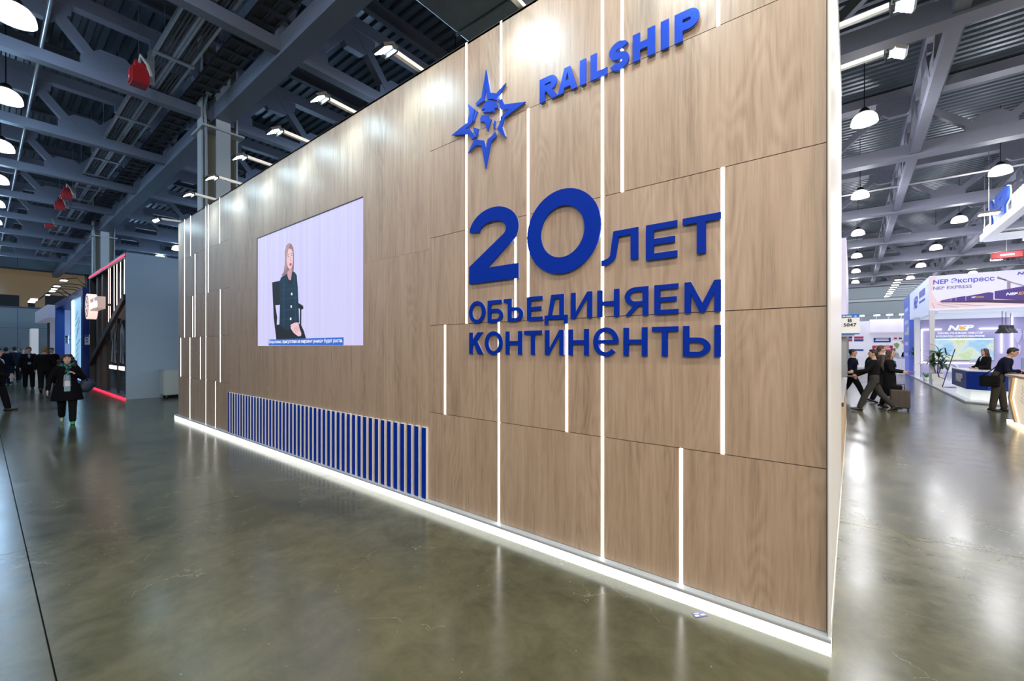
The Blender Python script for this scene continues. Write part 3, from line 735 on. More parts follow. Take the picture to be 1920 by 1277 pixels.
# ================================================================== BOOTHS DOWN THE LEFT AISLE
Y0 = 3.07
def fy(px, py, Y=Y0): return onY(px, py, Y)
def flat(name, pts, mt, parent, off): return MB().prism(pts, off).build(name, mt, parent)
# --- dark booth with red light lines
XD1 = -19.1; XD0 = fy(168, 600).x
ANTH = mat('anthracite_cladding', (.030, .028, .030), .4); BRN = mat('brown_cladding', (.085, .065, .060), .5)
REDL = mat('red_light_line', (1, .02, .05), .5, emit=3.0, ecol=(1, .015, .05)); WARML = mat('warm_light_line', (1, 1, 1), .5, emit=3.0, ecol=(1, .80, .70))
db = thing('exhibition_booth', 'dark booth with red light lines and a plain blue-grey end wall', 'booth', ((XD0 + XD1) / 2, 5, 0))
MB().box(XD1 - .08, XD1, Y0, 9.0, 0, 4.97).build('end_wall', mat('blue_grey_fabric', (.30, .40, .50), .75), db)
MB().box(XD0, XD1 - .08, Y0 + .35, 9.0, 0, 4.9).build('body', ANTH, db)
MB().box(XD0, XD1 - .08, Y0 - .02, Y0 + .35, 0, .06).build('floor_deck', BRN, db)
MB().box(XD0, XD1, Y0 - .04, Y0 - .01, 0.0, .05).build('red_floor_line', REDL, db)
MB().box(XD0, XD1 - .08, Y0 - .02, Y0 + .4, 4.80, 4.97).build('top_beam', ANTH, db)
MB().box(XD0, XD1 - .02, Y0 - .035, Y0 - .02, 4.86, 4.90).build('red_top_line', REDL, db)
MB().box(XD0, XD0 + .14, Y0, Y0 + .35, .06, 4.8).build('end_post', ANTH, db)
xx = XD0 + .5
for i in range(5):
    MB().box(xx, xx + .38, Y0 + .2 - .12 * (i % 2), Y0 + .36, .06, 4.8).build('cladding_fin', BRN if i % 2 else mat('dark_grey_fin', (.06, .06, .066), .5), db); xx += .62
dz0, dz1 = fy(170, 680), fy(234, 557)
MB().bar((dz0.x, Y0, dz0.z), (dz1.x, Y0, dz1.z), .10, .22).build('diagonal_beam', ANTH, db)
for px, ya, yb in ((203, 497, 617), (206.3, 496, 610), (213.5, 492, 597), (219, 488, 585), (225.7, 484, 572), (233.0, 480, 557)):
    a, b_ = fy(px, ya, Y0 + .05), fy(px, yb, Y0 + .05)
    MB().box(a.x - .03, a.x + .03, Y0 + .05, Y0 + .06, b_.z, 4.8).build('light_line', WARML, db)
    MB().box(a.x - .06, a.x + .06, Y0 + .06, Y0 + .09, b_.z, 4.8).build('light_channel', ANTH, db)
for px0, px1 in ((205, 220), (222.5, 234)):
    a, b_ = fy(px0, 640, Y0 + .18).x, fy(px1, 640, Y0 + .18).x
    MB().box(a, b_, Y0 + .18, Y0 + .2, .06, 2.75).build('glass_door', mat('smoked_glass', (.05, .05, .055), .08), db)
    MB().box(a - .06, a, Y0 + .14, Y0 + .24, .06, 2.85).build('door_post', BLACK, db)
    MB().box(a + .1, b_ - .05, Y0 + .16, Y0 + .178, .92, 1.06).build('lit_shelf', mat('lit_shelf', (1, 1, .95), .5, emit=1.5), db)
    w_ = b_ - a
    for q, (mt_, pts) in enumerate(((mat('poster_pale', (.40, .34, .33), .5), [(.2, 1.2), (.35, 1.9), (.25, 2.4), (.6, 2.65), (.85, 2.3), (.7, 1.7), (.9, 1.15)]), (ANTH, [(.45, 1.2), (.55, 1.8), (.45, 2.2), (.6, 2.3), (.68, 1.8), (.6, 1.2)]))):
        flat('poster_shape', [(a + w_ * u, Y0 + .176 - q * .004, v) for u, v in pts], mt_, db, (0, .003, 0))
# round light-box logo and name box standing off the front
c = fy(171.5, 575, 2.75)
lg = thing('illuminated_logo', 'glowing round light-box logo with name box on the dark booth', 'sign', (c.x, 2.9, c.z))
LB = mat('lightbox_pink', (1, .8, .74), .5, emit=.9, ecol=(1, .78, .70)); LBB = mat('lightbox_beige', (.8, .6, .52), .5, emit=.30, ecol=(1, .72, .62)); LBT = mat('lightbox_letter', (1, 1, 1), .5, emit=1.4, ecol=(1, .93, .9)); LBR = mat('lightbox_print', (.55, .2, .18), .5)
m = MB(); R_ = .50
m.tube([(c.x, 2.62, c.z), (c.x, 2.88, c.z)], R_, 28, cap=False); m.build('disc', LB, lg)
for r_ in (.42, .2):
    mm = MB()
    for k in range(28):
        A, B = 2 * pi * k / 28, 2 * pi * (k + 1) / 28
        mm.prism([(c.x + r_ * math.cos(A), 2.615, c.z + r_ * math.sin(A)), (c.x + r_ * math.cos(B), 2.615, c.z + r_ * math.sin(B)), (c.x + (r_ - .05) * math.cos(B), 2.615, c.z + (r_ - .05) * math.sin(B)), (c.x + (r_ - .05) * math.cos(A), 2.615, c.z + (r_ - .05) * math.sin(A))], (0, .004, 0))
    mm.build('ring_print', LBR, lg)
for k in range(6):
    A = 2 * pi * k / 6
    MB().bar((c.x + .15 * math.cos(A), 2.616, c.z + .15 * math.sin(A)), (c.x + .38 * math.cos(A), 2.616, c.z + .38 * math.sin(A)), .05, .006, up=(0, 1, 0)).build('spoke_print', LBR, lg)
MB().box(c.x + .42, c.x + 2.2, 2.66, 2.86, c.z - .20, c.z + .24).build('name_box', LBB, lg)
text('modum', 'name_text', LBT, lg, (0, 2.66, 0), EX, EZ, -EY, c.x + .55, c.x + 2.05, c.z - .14, c.z + .2, .012, .02)
MB().bar((c.x, 2.88, c.z), (c.x, Y0 + .2, c.z), .08, .08).bar((c.x + 1.5, 2.86, c.z), (c.x + 1.5, Y0 + .2, c.z), .08, .08).build('bracket', BLACK, lg)
# grey wheeled cabinet against the end wall
p = onZ(305, 748); x, y = XD1 + .06, p.y + .05
cb = thing('wheeled_cabinet', 'pale grey-green steel cabinet on castors against the blue-grey end wall', 'cabinet', (x + .3, y + .4, 0))
CABM = mat('cabinet_grey', (.48, .55, .53), .5)
MB().box(x, x + .62, y, y + .95, .11, .97).build('body', CABM, cb, bevel=.01)
MB().box(x - .01, x + .63, y - .01, y + .96, .97, .99).build('lid', CABM, cb)
MB().box(x + .62, x + .63, y + .03, y + .92, .14, .94).build('door', CABM, cb)
MB().box(x + .63, x + .65, y + .80, y + .83, .75, .92).build('handle', BLACK, cb)
MB().box(x + .05, x + .57, y - .012, y, .16, .92).build('side_panel', CABM, cb)
for a in (.1, .52):
    for b_ in (.1, .85):
        MB().tube([(x + a, y + b_ - .02, .05), (x + a, y + b_ + .02, .05)], .05, 12, cap=False).build('castor', BLACK, cb); MB().box(x + a - .02, x + a + .02, y + b_ - .03, y + b_ + .03, .06, .11).build('castor_fork', GALV, cb)
pw = MB().box(XD1 + .0, XD1 + .05, 4.62, 4.72, 1.35, 1.72).build('wall_socket_box', BLACK); tag(pw, 'small black box fixed to the blue-grey end wall', 'box')
# --- blue lit booth
BB1 = fy(155, 600).x; BB0 = fy(103, 620).x
NAVY = mat('royal_blue_paint', (.006, .030, .20), .35); CYAN = mat('cyan_lit_wall', (.05, .42, .95), .5, emit=.55, ecol=(.03, .32, .95)); CL = mat('cyan_light_line', (.6, .9, 1), .5, emit=5, ecol=(.45, .85, 1.0))
bb = thing('exhibition_booth', 'royal blue frame booth glowing with cyan light lines', 'booth', ((BB0 + BB1) / 2, 5, 0))
ZT = 4.66
MB().box(BB0, BB1, Y0, 8, ZT - .36, ZT).build('roof_frame', NAVY, bb)
MB().box(BB1 - .55, BB1, Y0, Y0 + .5, 0, ZT - .36).build('corner_post', NAVY, bb)
MB().box(BB0, BB0 + .5, Y0, Y0 + .4, 0, ZT - .36).build('corner_post', NAVY, bb)
xa, xb = fy(131, 600).x, fy(134, 600).x
MB().box(xa, xb, Y0 + .02, Y0 + .4, 0, ZT - .36).build('middle_post', NAVY, bb)
xc = fy(136, 600).x
MB().box(xb, xc, Y0, Y0 + .05, .1, ZT - .4).build('vertical_light_line', CL, bb)
MB().box(xc, BB1 - .55, Y0 + .06, Y0 + .12, .1, ZT - .36).build('graphic_panel', mat('graphic_pale_blue', (.35, .58, .78), .4, emit=.7, ecol=(.35, .62, .9)), bb)
wv = BB1 - .55 - xc
for k in range(9):
    u0, v0 = random.uniform(.15, .5), .5 + k * .34
    MB().bar((xc + wv * u0, Y0 + .055, v0), (xc + wv * min(.95, u0 + random.uniform(.2, .5)), Y0 + .055, v0 + random.uniform(.3, .6)), .008, .03, up=(0, 0, 1)).build('graphic_line', NAVY, bb)
MB().box(BB0 + .5, BB1 - .1, 6.2, 6.3, 0, ZT - .36).build('back_wall', CYAN, bb)
MB().box(BB0 + 1.2, xa, 5.6, 5.68, 0, 2.6).build('inner_panel', mat('inner_white', (.72, .76, .85), .5, emit=.25, ecol=(.6, .7, .95)), bb)
MB().box(BB0 + 1.6, BB0 + 4.2, 5.57, 5.6, .9, 2.4).build('poster', mat('poster_grey', (.45, .48, .55), .5), bb)
MB().box(BB0 + .5, xa, 5.5, 5.7, 2.6, 2.8).build('header', NAVY, bb)
for k in range(4): MB().box(BB0 + .6, BB1 - .1, Y0 + .8 + k * .8, Y0 + .86 + k * .8, ZT - .40, ZT - .37).build('ceiling_light_line', CL, bb)
MB().box(BB1 - .04, BB1, Y0 + .5, 8, .0, 1.9).build('side_wall', NAVY, bb)
MB().box(BB1 - .06, BB1 - .03, Y0 + .6, 8, 1.9, 3.3).build('side_panel', mat('lilac_panel', (.45, .46, .68), .5, emit=.2, ecol=(.5, .52, .85)), bb)
for k in range(3): MB().box(BB1 - .02, BB1 + .02, Y0 + .5, 8, 3.55 + k * .33, 3.60 + k * .33).build('side_light_line', CL, bb)
MB().bar((BB1 - .01, 4.0, 3.3), (BB1 - .01, 4.9, 3.55), .03, .1).bar((BB1 - .01, 4.0, 3.55), (BB1 - .01, 4.9, 3.3), .03, .1).build('side_brace', NAVY, bb)
for px in (126, 164):
    q = fy(px, 637, Y0 - .1)
    t = thing('booth_number_plate', ('white number plate hung beside the cyan light line of the blue booth' if px < 140 else 'white number plate hung between the blue booth and the dark booth'), 'sign', (q.x, Y0 - .05, q.z), 'number plates on the blue booth')
    MB().box(q.x - .6, q.x + .6, Y0 - .12, Y0 - .09, q.z - .22, q.z + .22).build('plate', WHITE, t)
    MB().box(q.x - .6, q.x + .6, Y0 - .125, Y0 - .12, q.z + .12, q.z + .22).build('header_band', BLUE, t)
    for k in range(2): MB().box(q.x - .3, q.x + .3, Y0 - .125, Y0 - .12, q.z - .12 + k * .12, q.z - .06 + k * .12).build('print_line', BLACK, t)
    MB().bar((q.x, Y0 - .09, q.z), (q.x, Y0 + .02, q.z), .05, .05).build('bracket', BLACK, t)
for k, (px, py) in enumerate(((119, 525), (106, 536), (101, 541), (97.5, 545), (88, 552))):
    q = onY(px, py, 2.3)
    t = thing('arm_spotlight', 'small spotlight on a thin curved black arm above the blue booth', 'spotlight', (q.x, Y0, ZT), 'arm spotlights above the blue booth')
    MB().tube([(min(q.x + .3, BB1 - .2), Y0 + .3, ZT), (min(q.x + .2, BB1 - .2), Y0, q.z + .12), (q.x + .1, 2.7, q.z + .13), (q.x, 2.4, q.z + .06)], .02, 6).build('arm', BLACK, t)
    MB().box(q.x - .28, q.x + .28, 2.2, 2.42, q.z - .02, q.z + .04).build('housing', BLACK, t)
    MB().box(q.x - .25, q.x + .25, 2.21, 2.41, q.z - .035, q.z - .02).build('lens', mat('spot_lens', (1, 1, 1), .4, emit=5), t)
# --- white booth and white totem beyond
XW1, XW0 = fy(102, 620).x - .3, fy(76, 620).x
wb_ = thing('exhibition_booth', 'white lilac box booth beyond the blue booth with dark doorway', 'booth', ((XW0 + XW1) / 2, 5, 0))
LILW = mat('lilac_white', (.62, .62, .76), .5, emit=.12, ecol=(.7, .7, .9))
MB().box(XW0 + 1.2, XW1, Y0 + .3, 8, 0, 4.3).build('body', LILW, wb_)
MB().box(XW0, XW1, Y0 - .3, Y0 + .3, 3.75, 4.6).build('fascia', LILW, wb_)
MB().box(XW0 + 1.4, XW0 + 3.0, Y0 + .27, Y0 + .3, 0, 3.7).build('doorway', DARK, wb_)
q = fy(74, 650); tt = thing('white_totem', 'plain white glowing totem column beside the white booth', 'totem', (q.x, Y0, 0))
MB().box(q.x - .9, q.x + .9, Y0 - .5, Y0 - .1, 0, 3.3).build('shaft', mat('totem_white', (.85, .87, .9), .5, emit=.3), tt)
MB().box(q.x - .95, q.x + .95, Y0 - .55, Y0 - .05, 0, .08).build('base', WHITE, tt)
for px in (62, 58):
    q = onY(px, 562 if px > 60 else 566, 1.8)
    t = thing('arm_spotlight', 'small spotlight on a black arm above the white lilac booth', 'spotlight', (q.x, Y0, 4.6), 'arm spotlights above the white booth')
    MB().tube([(q.x + 1.6, Y0, 4.6), (q.x + 1.2, 2.6, 5.1), (q.x + .4, 2.1, q.z + .15), (q.x, 1.9, q.z + .05)], .025, 6).build('arm', BLACK, t)
    MB().box(q.x - .3, q.x + .3, 1.7, 1.95, q.z - .03, q.z + .04).build('head', mat('spot_lens', (1, 1, 1)), t)
# ================================================================== RIGHT SIDE: booths across the aisle
# --- lilac wall of the next booth behind the wood booth
nb = thing('exhibition_booth', 'lilac-walled booth standing behind the wood booth', 'booth', (-3, 20, 0))
MB().box(-7, -.125, 16.2, 26, 2.2, 5.05).build('upper_wall', mat('lilac_wall', (.62, .58, .74), .5, emit=.25, ecol=(.72, .68, .95)), nb)  # slight emission paints the lit look into the wall
for yy in (16.2, 20.9, 25.6): MB().box(-.5, -.125, yy, yy + .4, 0, 2.2).build('post', mat('grey_post', (.35, .36, .40), .5), nb)
MB().box(-7, -1.2, 16.3, 26, 0, 2.2).build('inner_wall', mat('dim_inner', (.16, .17, .20), .6), nb)
a, b_ = onY(1578, 590, 15.95), onY(1612, 627, 15.95)
sg = thing('booth_number_sign', 'white B 5047 booth number sign with blue header band', 'sign', (0, 15.95, b_.z))
MB().box(a.x, b_.x, 15.95, 15.99, b_.z, a.z).build('plate', mat('sign_white', (.85, .86, .88), .5, emit=.15), sg)
zh = onY(1600, 595.5, 15.95).z; zl = onY(1600, 624.5, 15.95).z
MB().box(a.x, b_.x, 15.94, 15.95, zh, a.z).build('header_band', mat('sign_blue', (.02, .17, .62), .5, emit=.1), sg)
MB().box(a.x, b_.x, 15.94, 15.95, b_.z, zl).build('footer_band', MATS['sign_blue'], sg)
MB().box(-.4, a.x + .3, 15.99, 16.03, zl - .1, zl - .04).box(-.4, -.3, 15.99, 16.21, zl - .1, zl - .04).build('bracket', GALV, sg)
def pxbox(name, mt_, par, Y, x0, x1, y0, y1, d=.03):
    a, b_ = onY(x0, y0, Y), onY(x1, y1, Y)
    return MB().box(onY(x0, 600, Y).x, onY(x1, 600, Y).x, Y - d, Y - .001, onY((x0 + x1) / 2, y1, Y).z, onY((x0 + x1) / 2, y0, Y).z).build(name, mt_, par)
def tpx(body, name, mt, par, Y, x0, x1, y0, y1, bold=.02, depth=.01, sh=0):
    xm = (x0 + x1) / 2
    text(body, name, mt, par, (0, Y, 0), EX, EZ, -EY, onY(x0, 600, Y).x, onY(x1, 600, Y).x, onY(xm, y1, Y).z, onY(xm, y0, Y).z, depth, bold, sh)
tpx('B', 'letter', BLACK, sg, 15.95, 1590, 1597.5, 597.5, 604); tpx('5047', 'digits', BLACK, sg, 15.95, 1581.5, 1606, 606, 612.5)
for u0, u1 in ((1580, 1585), (1586, 1597), (1602, 1606)): pxbox('header_print', WHITE, sg, 15.94, u0, u1, 592, 594.2, .004)
# --- big white and purple booth with a fascia picture
XN, YN = 2.82, 27.5
nbth = thing('exhibition_booth', 'big white and purple booth with train picture fascia and map screen', 'booth', (6, 30, 0))
PWH = mat('podium_white', (.78, .80, .84), .2)
pd_ = [(XN, 40), (XN, 19.6), (XN + .55, 19.15), (11, 19.15), (11, 40)]
pod = thing('podium', 'low white podium floor under the purple booth and blue desk', 'podium', (6, 25, 0))
MB().prism([(x, y, 0) for x, y in pd_], (0, 0, .06)).build('deck', PWH, pod)
MB().prism([(x + (-.015 if x < 10 else 0), y - .015, 0) for x, y in pd_], (0, 0, .025)).build('podium_edge', mat('edge_grey', (.3, .3, .33), .4), pod)
zt, zb = onY(1743, 518, YN).z, onY(1743, 582, YN).z
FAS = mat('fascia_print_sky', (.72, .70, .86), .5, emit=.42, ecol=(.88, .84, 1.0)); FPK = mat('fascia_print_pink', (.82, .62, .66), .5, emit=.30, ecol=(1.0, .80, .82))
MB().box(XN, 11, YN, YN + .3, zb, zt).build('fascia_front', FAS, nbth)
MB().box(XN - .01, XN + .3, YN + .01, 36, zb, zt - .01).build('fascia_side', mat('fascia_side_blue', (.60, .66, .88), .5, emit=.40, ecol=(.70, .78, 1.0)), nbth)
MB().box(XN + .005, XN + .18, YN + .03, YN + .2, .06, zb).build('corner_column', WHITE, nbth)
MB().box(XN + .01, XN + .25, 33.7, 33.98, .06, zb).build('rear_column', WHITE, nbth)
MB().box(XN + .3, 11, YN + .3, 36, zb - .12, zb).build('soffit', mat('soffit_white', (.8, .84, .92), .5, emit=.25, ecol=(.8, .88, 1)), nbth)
TWB = mat('tower_blue', (.10, .16, .62), .4, emit=.25, ecol=(.15, .22, .85))
MB().box(XN - .02, XN + .5, 36.2, 39.8, .06, zt).build('blue_tower', TWB, nbth)
for z in (1.2, 1.9, 2.6, 3.3, 4.1): MB().box(XN - .026, XN - .02, 36.8, 38.9, z, z + .22).build('tower_print', mat('tower_print', (.55, .62, .92), .5, emit=.2), nbth)
MB().box(XN - .03, XN - .02, 36.3, 37.6, 2.55, 3.05).build('number_plate', WHITE, nbth)
def zf(x, y, d=0): return onY(1690 + x / 8.348, 500 + y / 8.348, YN) - Vector((0, d, 0))
PUR = mat('print_purple', (.10, .055, .30), .5, emit=.10, ecol=(.2, .12, .55)); PURD = mat('print_dark', (.10, .06, .14), .5); PURL = mat('print_purple_light', (.20, .12, .42), .5, emit=.1, ecol=(.3, .2, .6)); GREYP = mat('print_grey', (.45, .40, .46), .5, emit=.12)
flat('print_ground', [zf(432, 545, .004), zf(1000, 556, .004), zf(1920, 572, .004), zf(1920, 596, .004), zf(432, 662, .004)], FPK, nbth, (0, .003, 0))
flat('print_glow', [zf(432, 165, .004), zf(560, 158, .004), zf(470, 400, .004), zf(560, 545, .004), zf(432, 545, .004)], FPK, nbth, (0, .003, 0))
for pts, mt_ in (([(600, 548), (640, 522), (775, 498), (775, 546)], PURL), ([(780, 497), (855, 484), (855, 546), (780, 546)], PUR), ([(860, 482), (1005, 458), (1005, 543), (860, 546)], PUR),
                 ([(1012, 465), (1370, 400), (1440, 406), (1440, 515), (1012, 535)], PUR), ([(1460, 385), (1925, 303), (1925, 525), (1460, 505)], PUR)):
    flat('print_container', [zf(*p, .008) for p in pts], mt_, nbth, (0, .003, 0))
flat('print_wagon', [zf(*p, .007) for p in [(600, 548), (1440, 516), (1925, 522), (1925, 578), (1300, 562), (620, 562)]], PURD, nbth, (0, .002, 0))
for k in range(9): flat('print_container_rib', [zf(*p, .0095) for p in [(1500 + k * 46, 382 - k * 8.1), (1508 + k * 46, 381 - k * 8.1), (1508 + k * 46, 400 - k * 7), (1500 + k * 46, 400 - k * 7)]], PURL, nbth, (0, .001, 0))
for a_, b_ in (((1500, 160), (1700, 240)), ((1700, 240), (1920, 300)), ((1668, 240), (1668, 345)), ((1695, 240), (1695, 345)), ((1500, 180), (1640, 210)), ((560, 590), (900, 640)), ((640, 575), (1300, 615)), ((480, 570), (520, 655))):
    MB().bar(zf(*a_, .008), zf(*b_, .008), .01, .05 if a_[1] < 400 else .02).build('print_line', GREYP, nbth)
PT = mat('print_blue_text', (.10, .12, .55), .5, emit=.15, ecol=(.1, .12, .6)); PT2 = mat('print_grey_text', (.22, .22, .45), .5); PWT = mat('print_white', (.9, .9, .95), .5, emit=.4); PYL = mat('print_gold', (.75, .45, .05), .5, emit=.3)
def tzf(body, mt_, x0, x1, zl_, zh_, bold=.02, sh=0.0):
    text(body, 'print_text', mt_, nbth, (0, YN - .002, 0), EX, EZ, -EY, zf(x0, 0).x, zf(x1, 0).x, zl_, zh_, .012, bold, sh)
tzf('NEP Экспресс', PT, 500, 1460, zf(1150, 257).z, zf(500, 205).z, .016)
tzf('NEP EXPRESS', PT2, 500, 1105, zf(500, 366).z, zf(500, 318).z, .006)
tzf('NEP', PT, 1810, 2060, zf(1815, 130).z, zf(1815, 86).z, .04, .25)
tzf('NEP', PWT, 1635, 1825, zf(1640, 450).z, zf(1640, 410).z, .04, .25); tzf('EXPRESS', PYL, 1830, 2250, zf(1640, 450).z, zf(1640, 405).z, .03, .25)
tzf('NEP', PWT, 1095, 1165, zf(1100, 492).z, zf(1100, 468).z, .03, .25); tzf('EXPRESS', PYL, 1168, 1295, zf(1168, 490).z, zf(1168, 466).z, .02, .25)
# side fascia lettering
def tside(body, mt_, px0, px1, ztop, zbot, bold=.03, n=nbth):
    ya, yb = onX(px0, 600, XN).y, onX(px1, 600, XN).y
    text(body, 'side_text', mt_, n, (XN - .011, 0, 0), -EY, EZ, -EX, -ya, -yb, zbot, ztop, .01, bold)
tside('NEP', PT, 1714.5, 1721.5, 4.6, 3.95); 
for k, (u0, u1, z0, z1) in enumerate(((1724, 1735, 4.35, 4.7), (1724, 1735, 4.08, 4.2))):
    MB().box(XN - .016, XN - .01, onX(u0, 600, XN).y, onX(u1, 600, XN).y, z0, z1).build('side_print', PT, nbth)
# inside: back wall with map screen, light lines, lettering
YBK = 34.0
MB().box(XN + .3, 11, YBK, YBK + .15, .06, zb - .12).build('back_wall', mat('mauve_wall', (.38, .35, .52), .55, emit=.05, ecol=(.5, .47, .8)), nbth)  # faint emission stands in for light falling on this wall
NL = mat('booth_light_line', (1, 1, 1), .5, emit=4, ecol=(.95, .95, 1))
for q in ((1727, 1729, 618, 681), (1729, 1765, 617, 619), (1836, 1878, 615, 617), (1876.5, 1878.5, 616, 662), (1727, 1840, 680, 681.5), (1896, 1898.5, 588, 662)): pxbox('light_line', NL, nbth, YBK, *q, .05)
tpx('NEP', 'wall_letters', mat('wall_letter_white', (.8, .82, .9), .4, emit=.3), nbth, YBK, 1776, 1826, 609.5, 620, .05, .05, .25)
pxbox('gold_mark', PYL, nbth, YBK, 1799, 1808, 612, 618, .06)
tpx('EURASIA-TO-EURASIA ONE-STOP', 'wall_text', MATS['wall_letter_white'], nbth, YBK, 1758, 1843, 622.5, 626.5, .03, .03)
tpx('INTEGRATED LOGISTICS SOLUTIONS', 'wall_text', MATS['wall_letter_white'], nbth, YBK, 1755, 1846, 628.5, 632.5, .03, .03)
mpm = bpy.data.materials.new('map_picture'); mpm.use_nodes = True; nt = mpm.node_tree; bs = nt.nodes['Principled BSDF']; bs.inputs['Base Color'].default_value = (.05, .05, .05, 1)
gm = nd(nt, 'ShaderNodeNewGeometry'); nz = nd(nt, 'ShaderNodeTexNoise'); nz.inputs['Scale'].default_value = .9; nz.inputs['Detail'].default_value = 7
nt.links.new(gm.outputs['Position'], nz.inputs['Vector']); rp = nd(nt, 'ShaderNodeValToRGB'); nt.links.new(nz.outputs[0], rp.inputs[0])
e = rp.color_ramp.elements; e[0].position = .40; e[0].color = (.35, .66, .95, 1); e[1].position = .68; e[1].color = (.95, .55, .28, 1)
for p_, c_ in ((.47, (.62, .82, .95, 1)), (.50, (.80, .86, .62, 1)), (.56, (.55, .78, .48, 1)), (.61, (.92, .82, .60, 1))): k = e.new(p_); k.color = c_
nt.links.new(rp.outputs[0], bs.inputs['Emission Color']); bs.inputs['Emission Strength'].default_value = .85
ms = thing('map_screen', 'wide bright wall screen showing a coloured Eurasia map', 'screen', (6, YBK - .2, .9))
pxbox('display', mpm, ms, YBK - .06, 1753, 1863, 634, 675, .06); pxbox('title_bar', MATS['wall_letter_white'], ms, YBK - .125, 1754, 1862, 635, 637.5, .01)
pxbox('bezel', BLACK, ms, YBK - .02, 1752.5, 1863.5, 633.6, 675.6, .03)
MB().box(8.7, 8.85, YN + 1, YBK, .06, zb - .12).build('side_partition', MATS['mauve_wall'], nbth)
WM = mat('world_map_white', (.55, .53, .70), .5, emit=.05)
for pts in ([(1901, 622), (1906, 616), (1914, 617), (1917, 626), (1911, 640), (1908, 644), (1903, 634)], [(1909, 645), (1914, 648), (1914, 658), (1910, 668), (1908, 655)], [(1918, 620), (1926, 616), (1932, 640), (1925, 650), (1919, 636)]):
    flat('world_map_shape', [onY(*p, YBK - .04) for p in pts], WM, nbth, (0, .02, 0))
for k, px in enumerate((1879, 1886, 1895)):
    yq = 28.2 + k * .9; q = onY(px, 625 - k * .4, yq)
    t = thing('cone_pendant', 'black cone pendant lamp hanging inside the purple booth', 'lamp', (q.x, yq, q.z), 'black pendants in the purple booth')
    MB().lathe([(.23, 0), (.22, .04), (.12, .22), (.10, .36), (0, .38)], 18, (q.x, yq, q.z)).build('shade', BLACK, t)
    MB().lathe([(0, .03), (.21, .02)], 18, (q.x, yq, q.z)).build('diffuser', mat('pendant_disc', (1, .98, .94), .5, emit=4), t)
    MB().tube([(q.x, yq, q.z + .4), (q.x, yq, zb)], .012, 5).build('cord', BLACK, t)
# reception desk on the podium corner
xd, yd = XN + .10, 19.75
dk = thing('reception_desk', 'royal blue reception desk with white letters over a glowing white base', 'desk', (xd + 1.5, yd + 1, .06))
DKB = mat('desk_blue', (.006, .035, .27), .35); outl = [(xd, yd + 2.9), (xd, yd + .35), (xd + .42, yd), (xd + 3.4, yd), (xd + 3.4, yd + .7), (xd + .8, yd + .7), (xd + .8, yd + 2.9)]
MB().prism([(x, y, .40) for x, y in outl], (0, 0, .58)).build('body', DKB, dk)
MB().prism([(x, y, .98) for x, y in outl], (0, 0, .03)).build('desk_top', WHITE, dk)
MB().prism([(x + (.12 if x < xd + .5 else 0), y + (.12 if y < yd + .5 else 0), .06) for x, y in outl], (0, 0, .34)).build('glowing_base', mat('desk_glow', (.9, .93, .9), .4, emit=.55, ecol=(.85, .92, .88)), dk)
text('NEP', 'desk_letters', WHITE, dk, (xd, 0, 0), -EY, EZ, -EX, -(yd + 2.0), -(yd + .95), .58, .86, .02, .05)
p = Vector((xd + .45, yd + 2.2, 1.01))
lp = thing('acrylic_brochure_stand', 'small clear acrylic brochure stand on the blue desk', 'stand', p)
MB().box(p.x - .1, p.x + .1, p.y - .01, p.y + .01, 1.01, 1.34).build('sheet', mat('acrylic_clear', (.75, .8, .9), .1, alpha=.5), lp); MB().box(p.x - .1, p.x + .1, p.y - .06, p.y + .1, 1.01, 1.02).build('foot', WHITE, lp)
p = Vector((xd + 1.45, yd + .35, 1.01)); lp = thing('monitor', 'blue-backed desktop monitor on the blue reception desk', 'monitor', p)
MB().box(p.x - .28, p.x + .28, p.y - .02, p.y + .02, 1.06, 1.44).build('panel', mat('monitor_back', (.22, .30, .55), .4), lp); MB().box(p.x - .03, p.x + .03, p.y - .03, p.y + .03, 1.01, 1.1).build('neck', BLACK, lp); MB().box(p.x - .12, p.x + .12, p.y - .08, p.y + .08, 1.01, 1.02).build('foot', BLACK, lp)
p = Vector((xd + .85, yd + .3, 1.01)); lp = thing('keyboard', 'low black keyboard lying on the blue reception desk', 'keyboard', p)
MB().box(p.x - .22, p.x + .22, p.y - .08, p.y + .08, 1.01, 1.03).build('base', BLACK, lp)
km = MB().box(-.018, .018, -.012, .012, 0, .006).mesh('key'); km.materials.append(mat('key_grey', (.08, .08, .09), .5))
for i in range(9):
    for j in range(3): inst('key', km, lp, (-.18 + i * .045, -.045 + j * .045, .02))
# folding display stand (black zigzag rack)
a0 = onZ(1767, 726, .06)
st = thing('leaflet_rack', 'black zigzag leaflet rack standing on the white podium', 'rack', a0)
tp_ = a0 + Vector((.42, .35, 1.62))
MB().tube([a0 + EZ * .02, tp_], .018, 6).build('mast', BLACK, st); MB().tube([a0, a0 + Vector((.55, -.25, 0))], .016, 6).tube([a0, a0 + Vector((.5, .35, 0))], .016, 6).build('foot', BLACK, st)
for k in (.25, .55, .85):
    c_ = a0.lerp(tp_, k); MB().tube([c_ + Vector((0, 0, -.05)), c_ + Vector((-.22, -.05, .02)), c_ + Vector((-.26, -.06, .28))], .012, 5).build('tray_wire', BLACK, st)
    MB().prism([c_ + Vector((-.2, -.16, .02)), c_ + Vector((-.2, .12, .02)), c_ + Vector((-.25, .12, .3)), c_ + Vector((-.25, -.16, .3))], (.01, 0, 0)).build('leaflet', mat('leaflet_blue', (.12, .15, .3), .4), st)
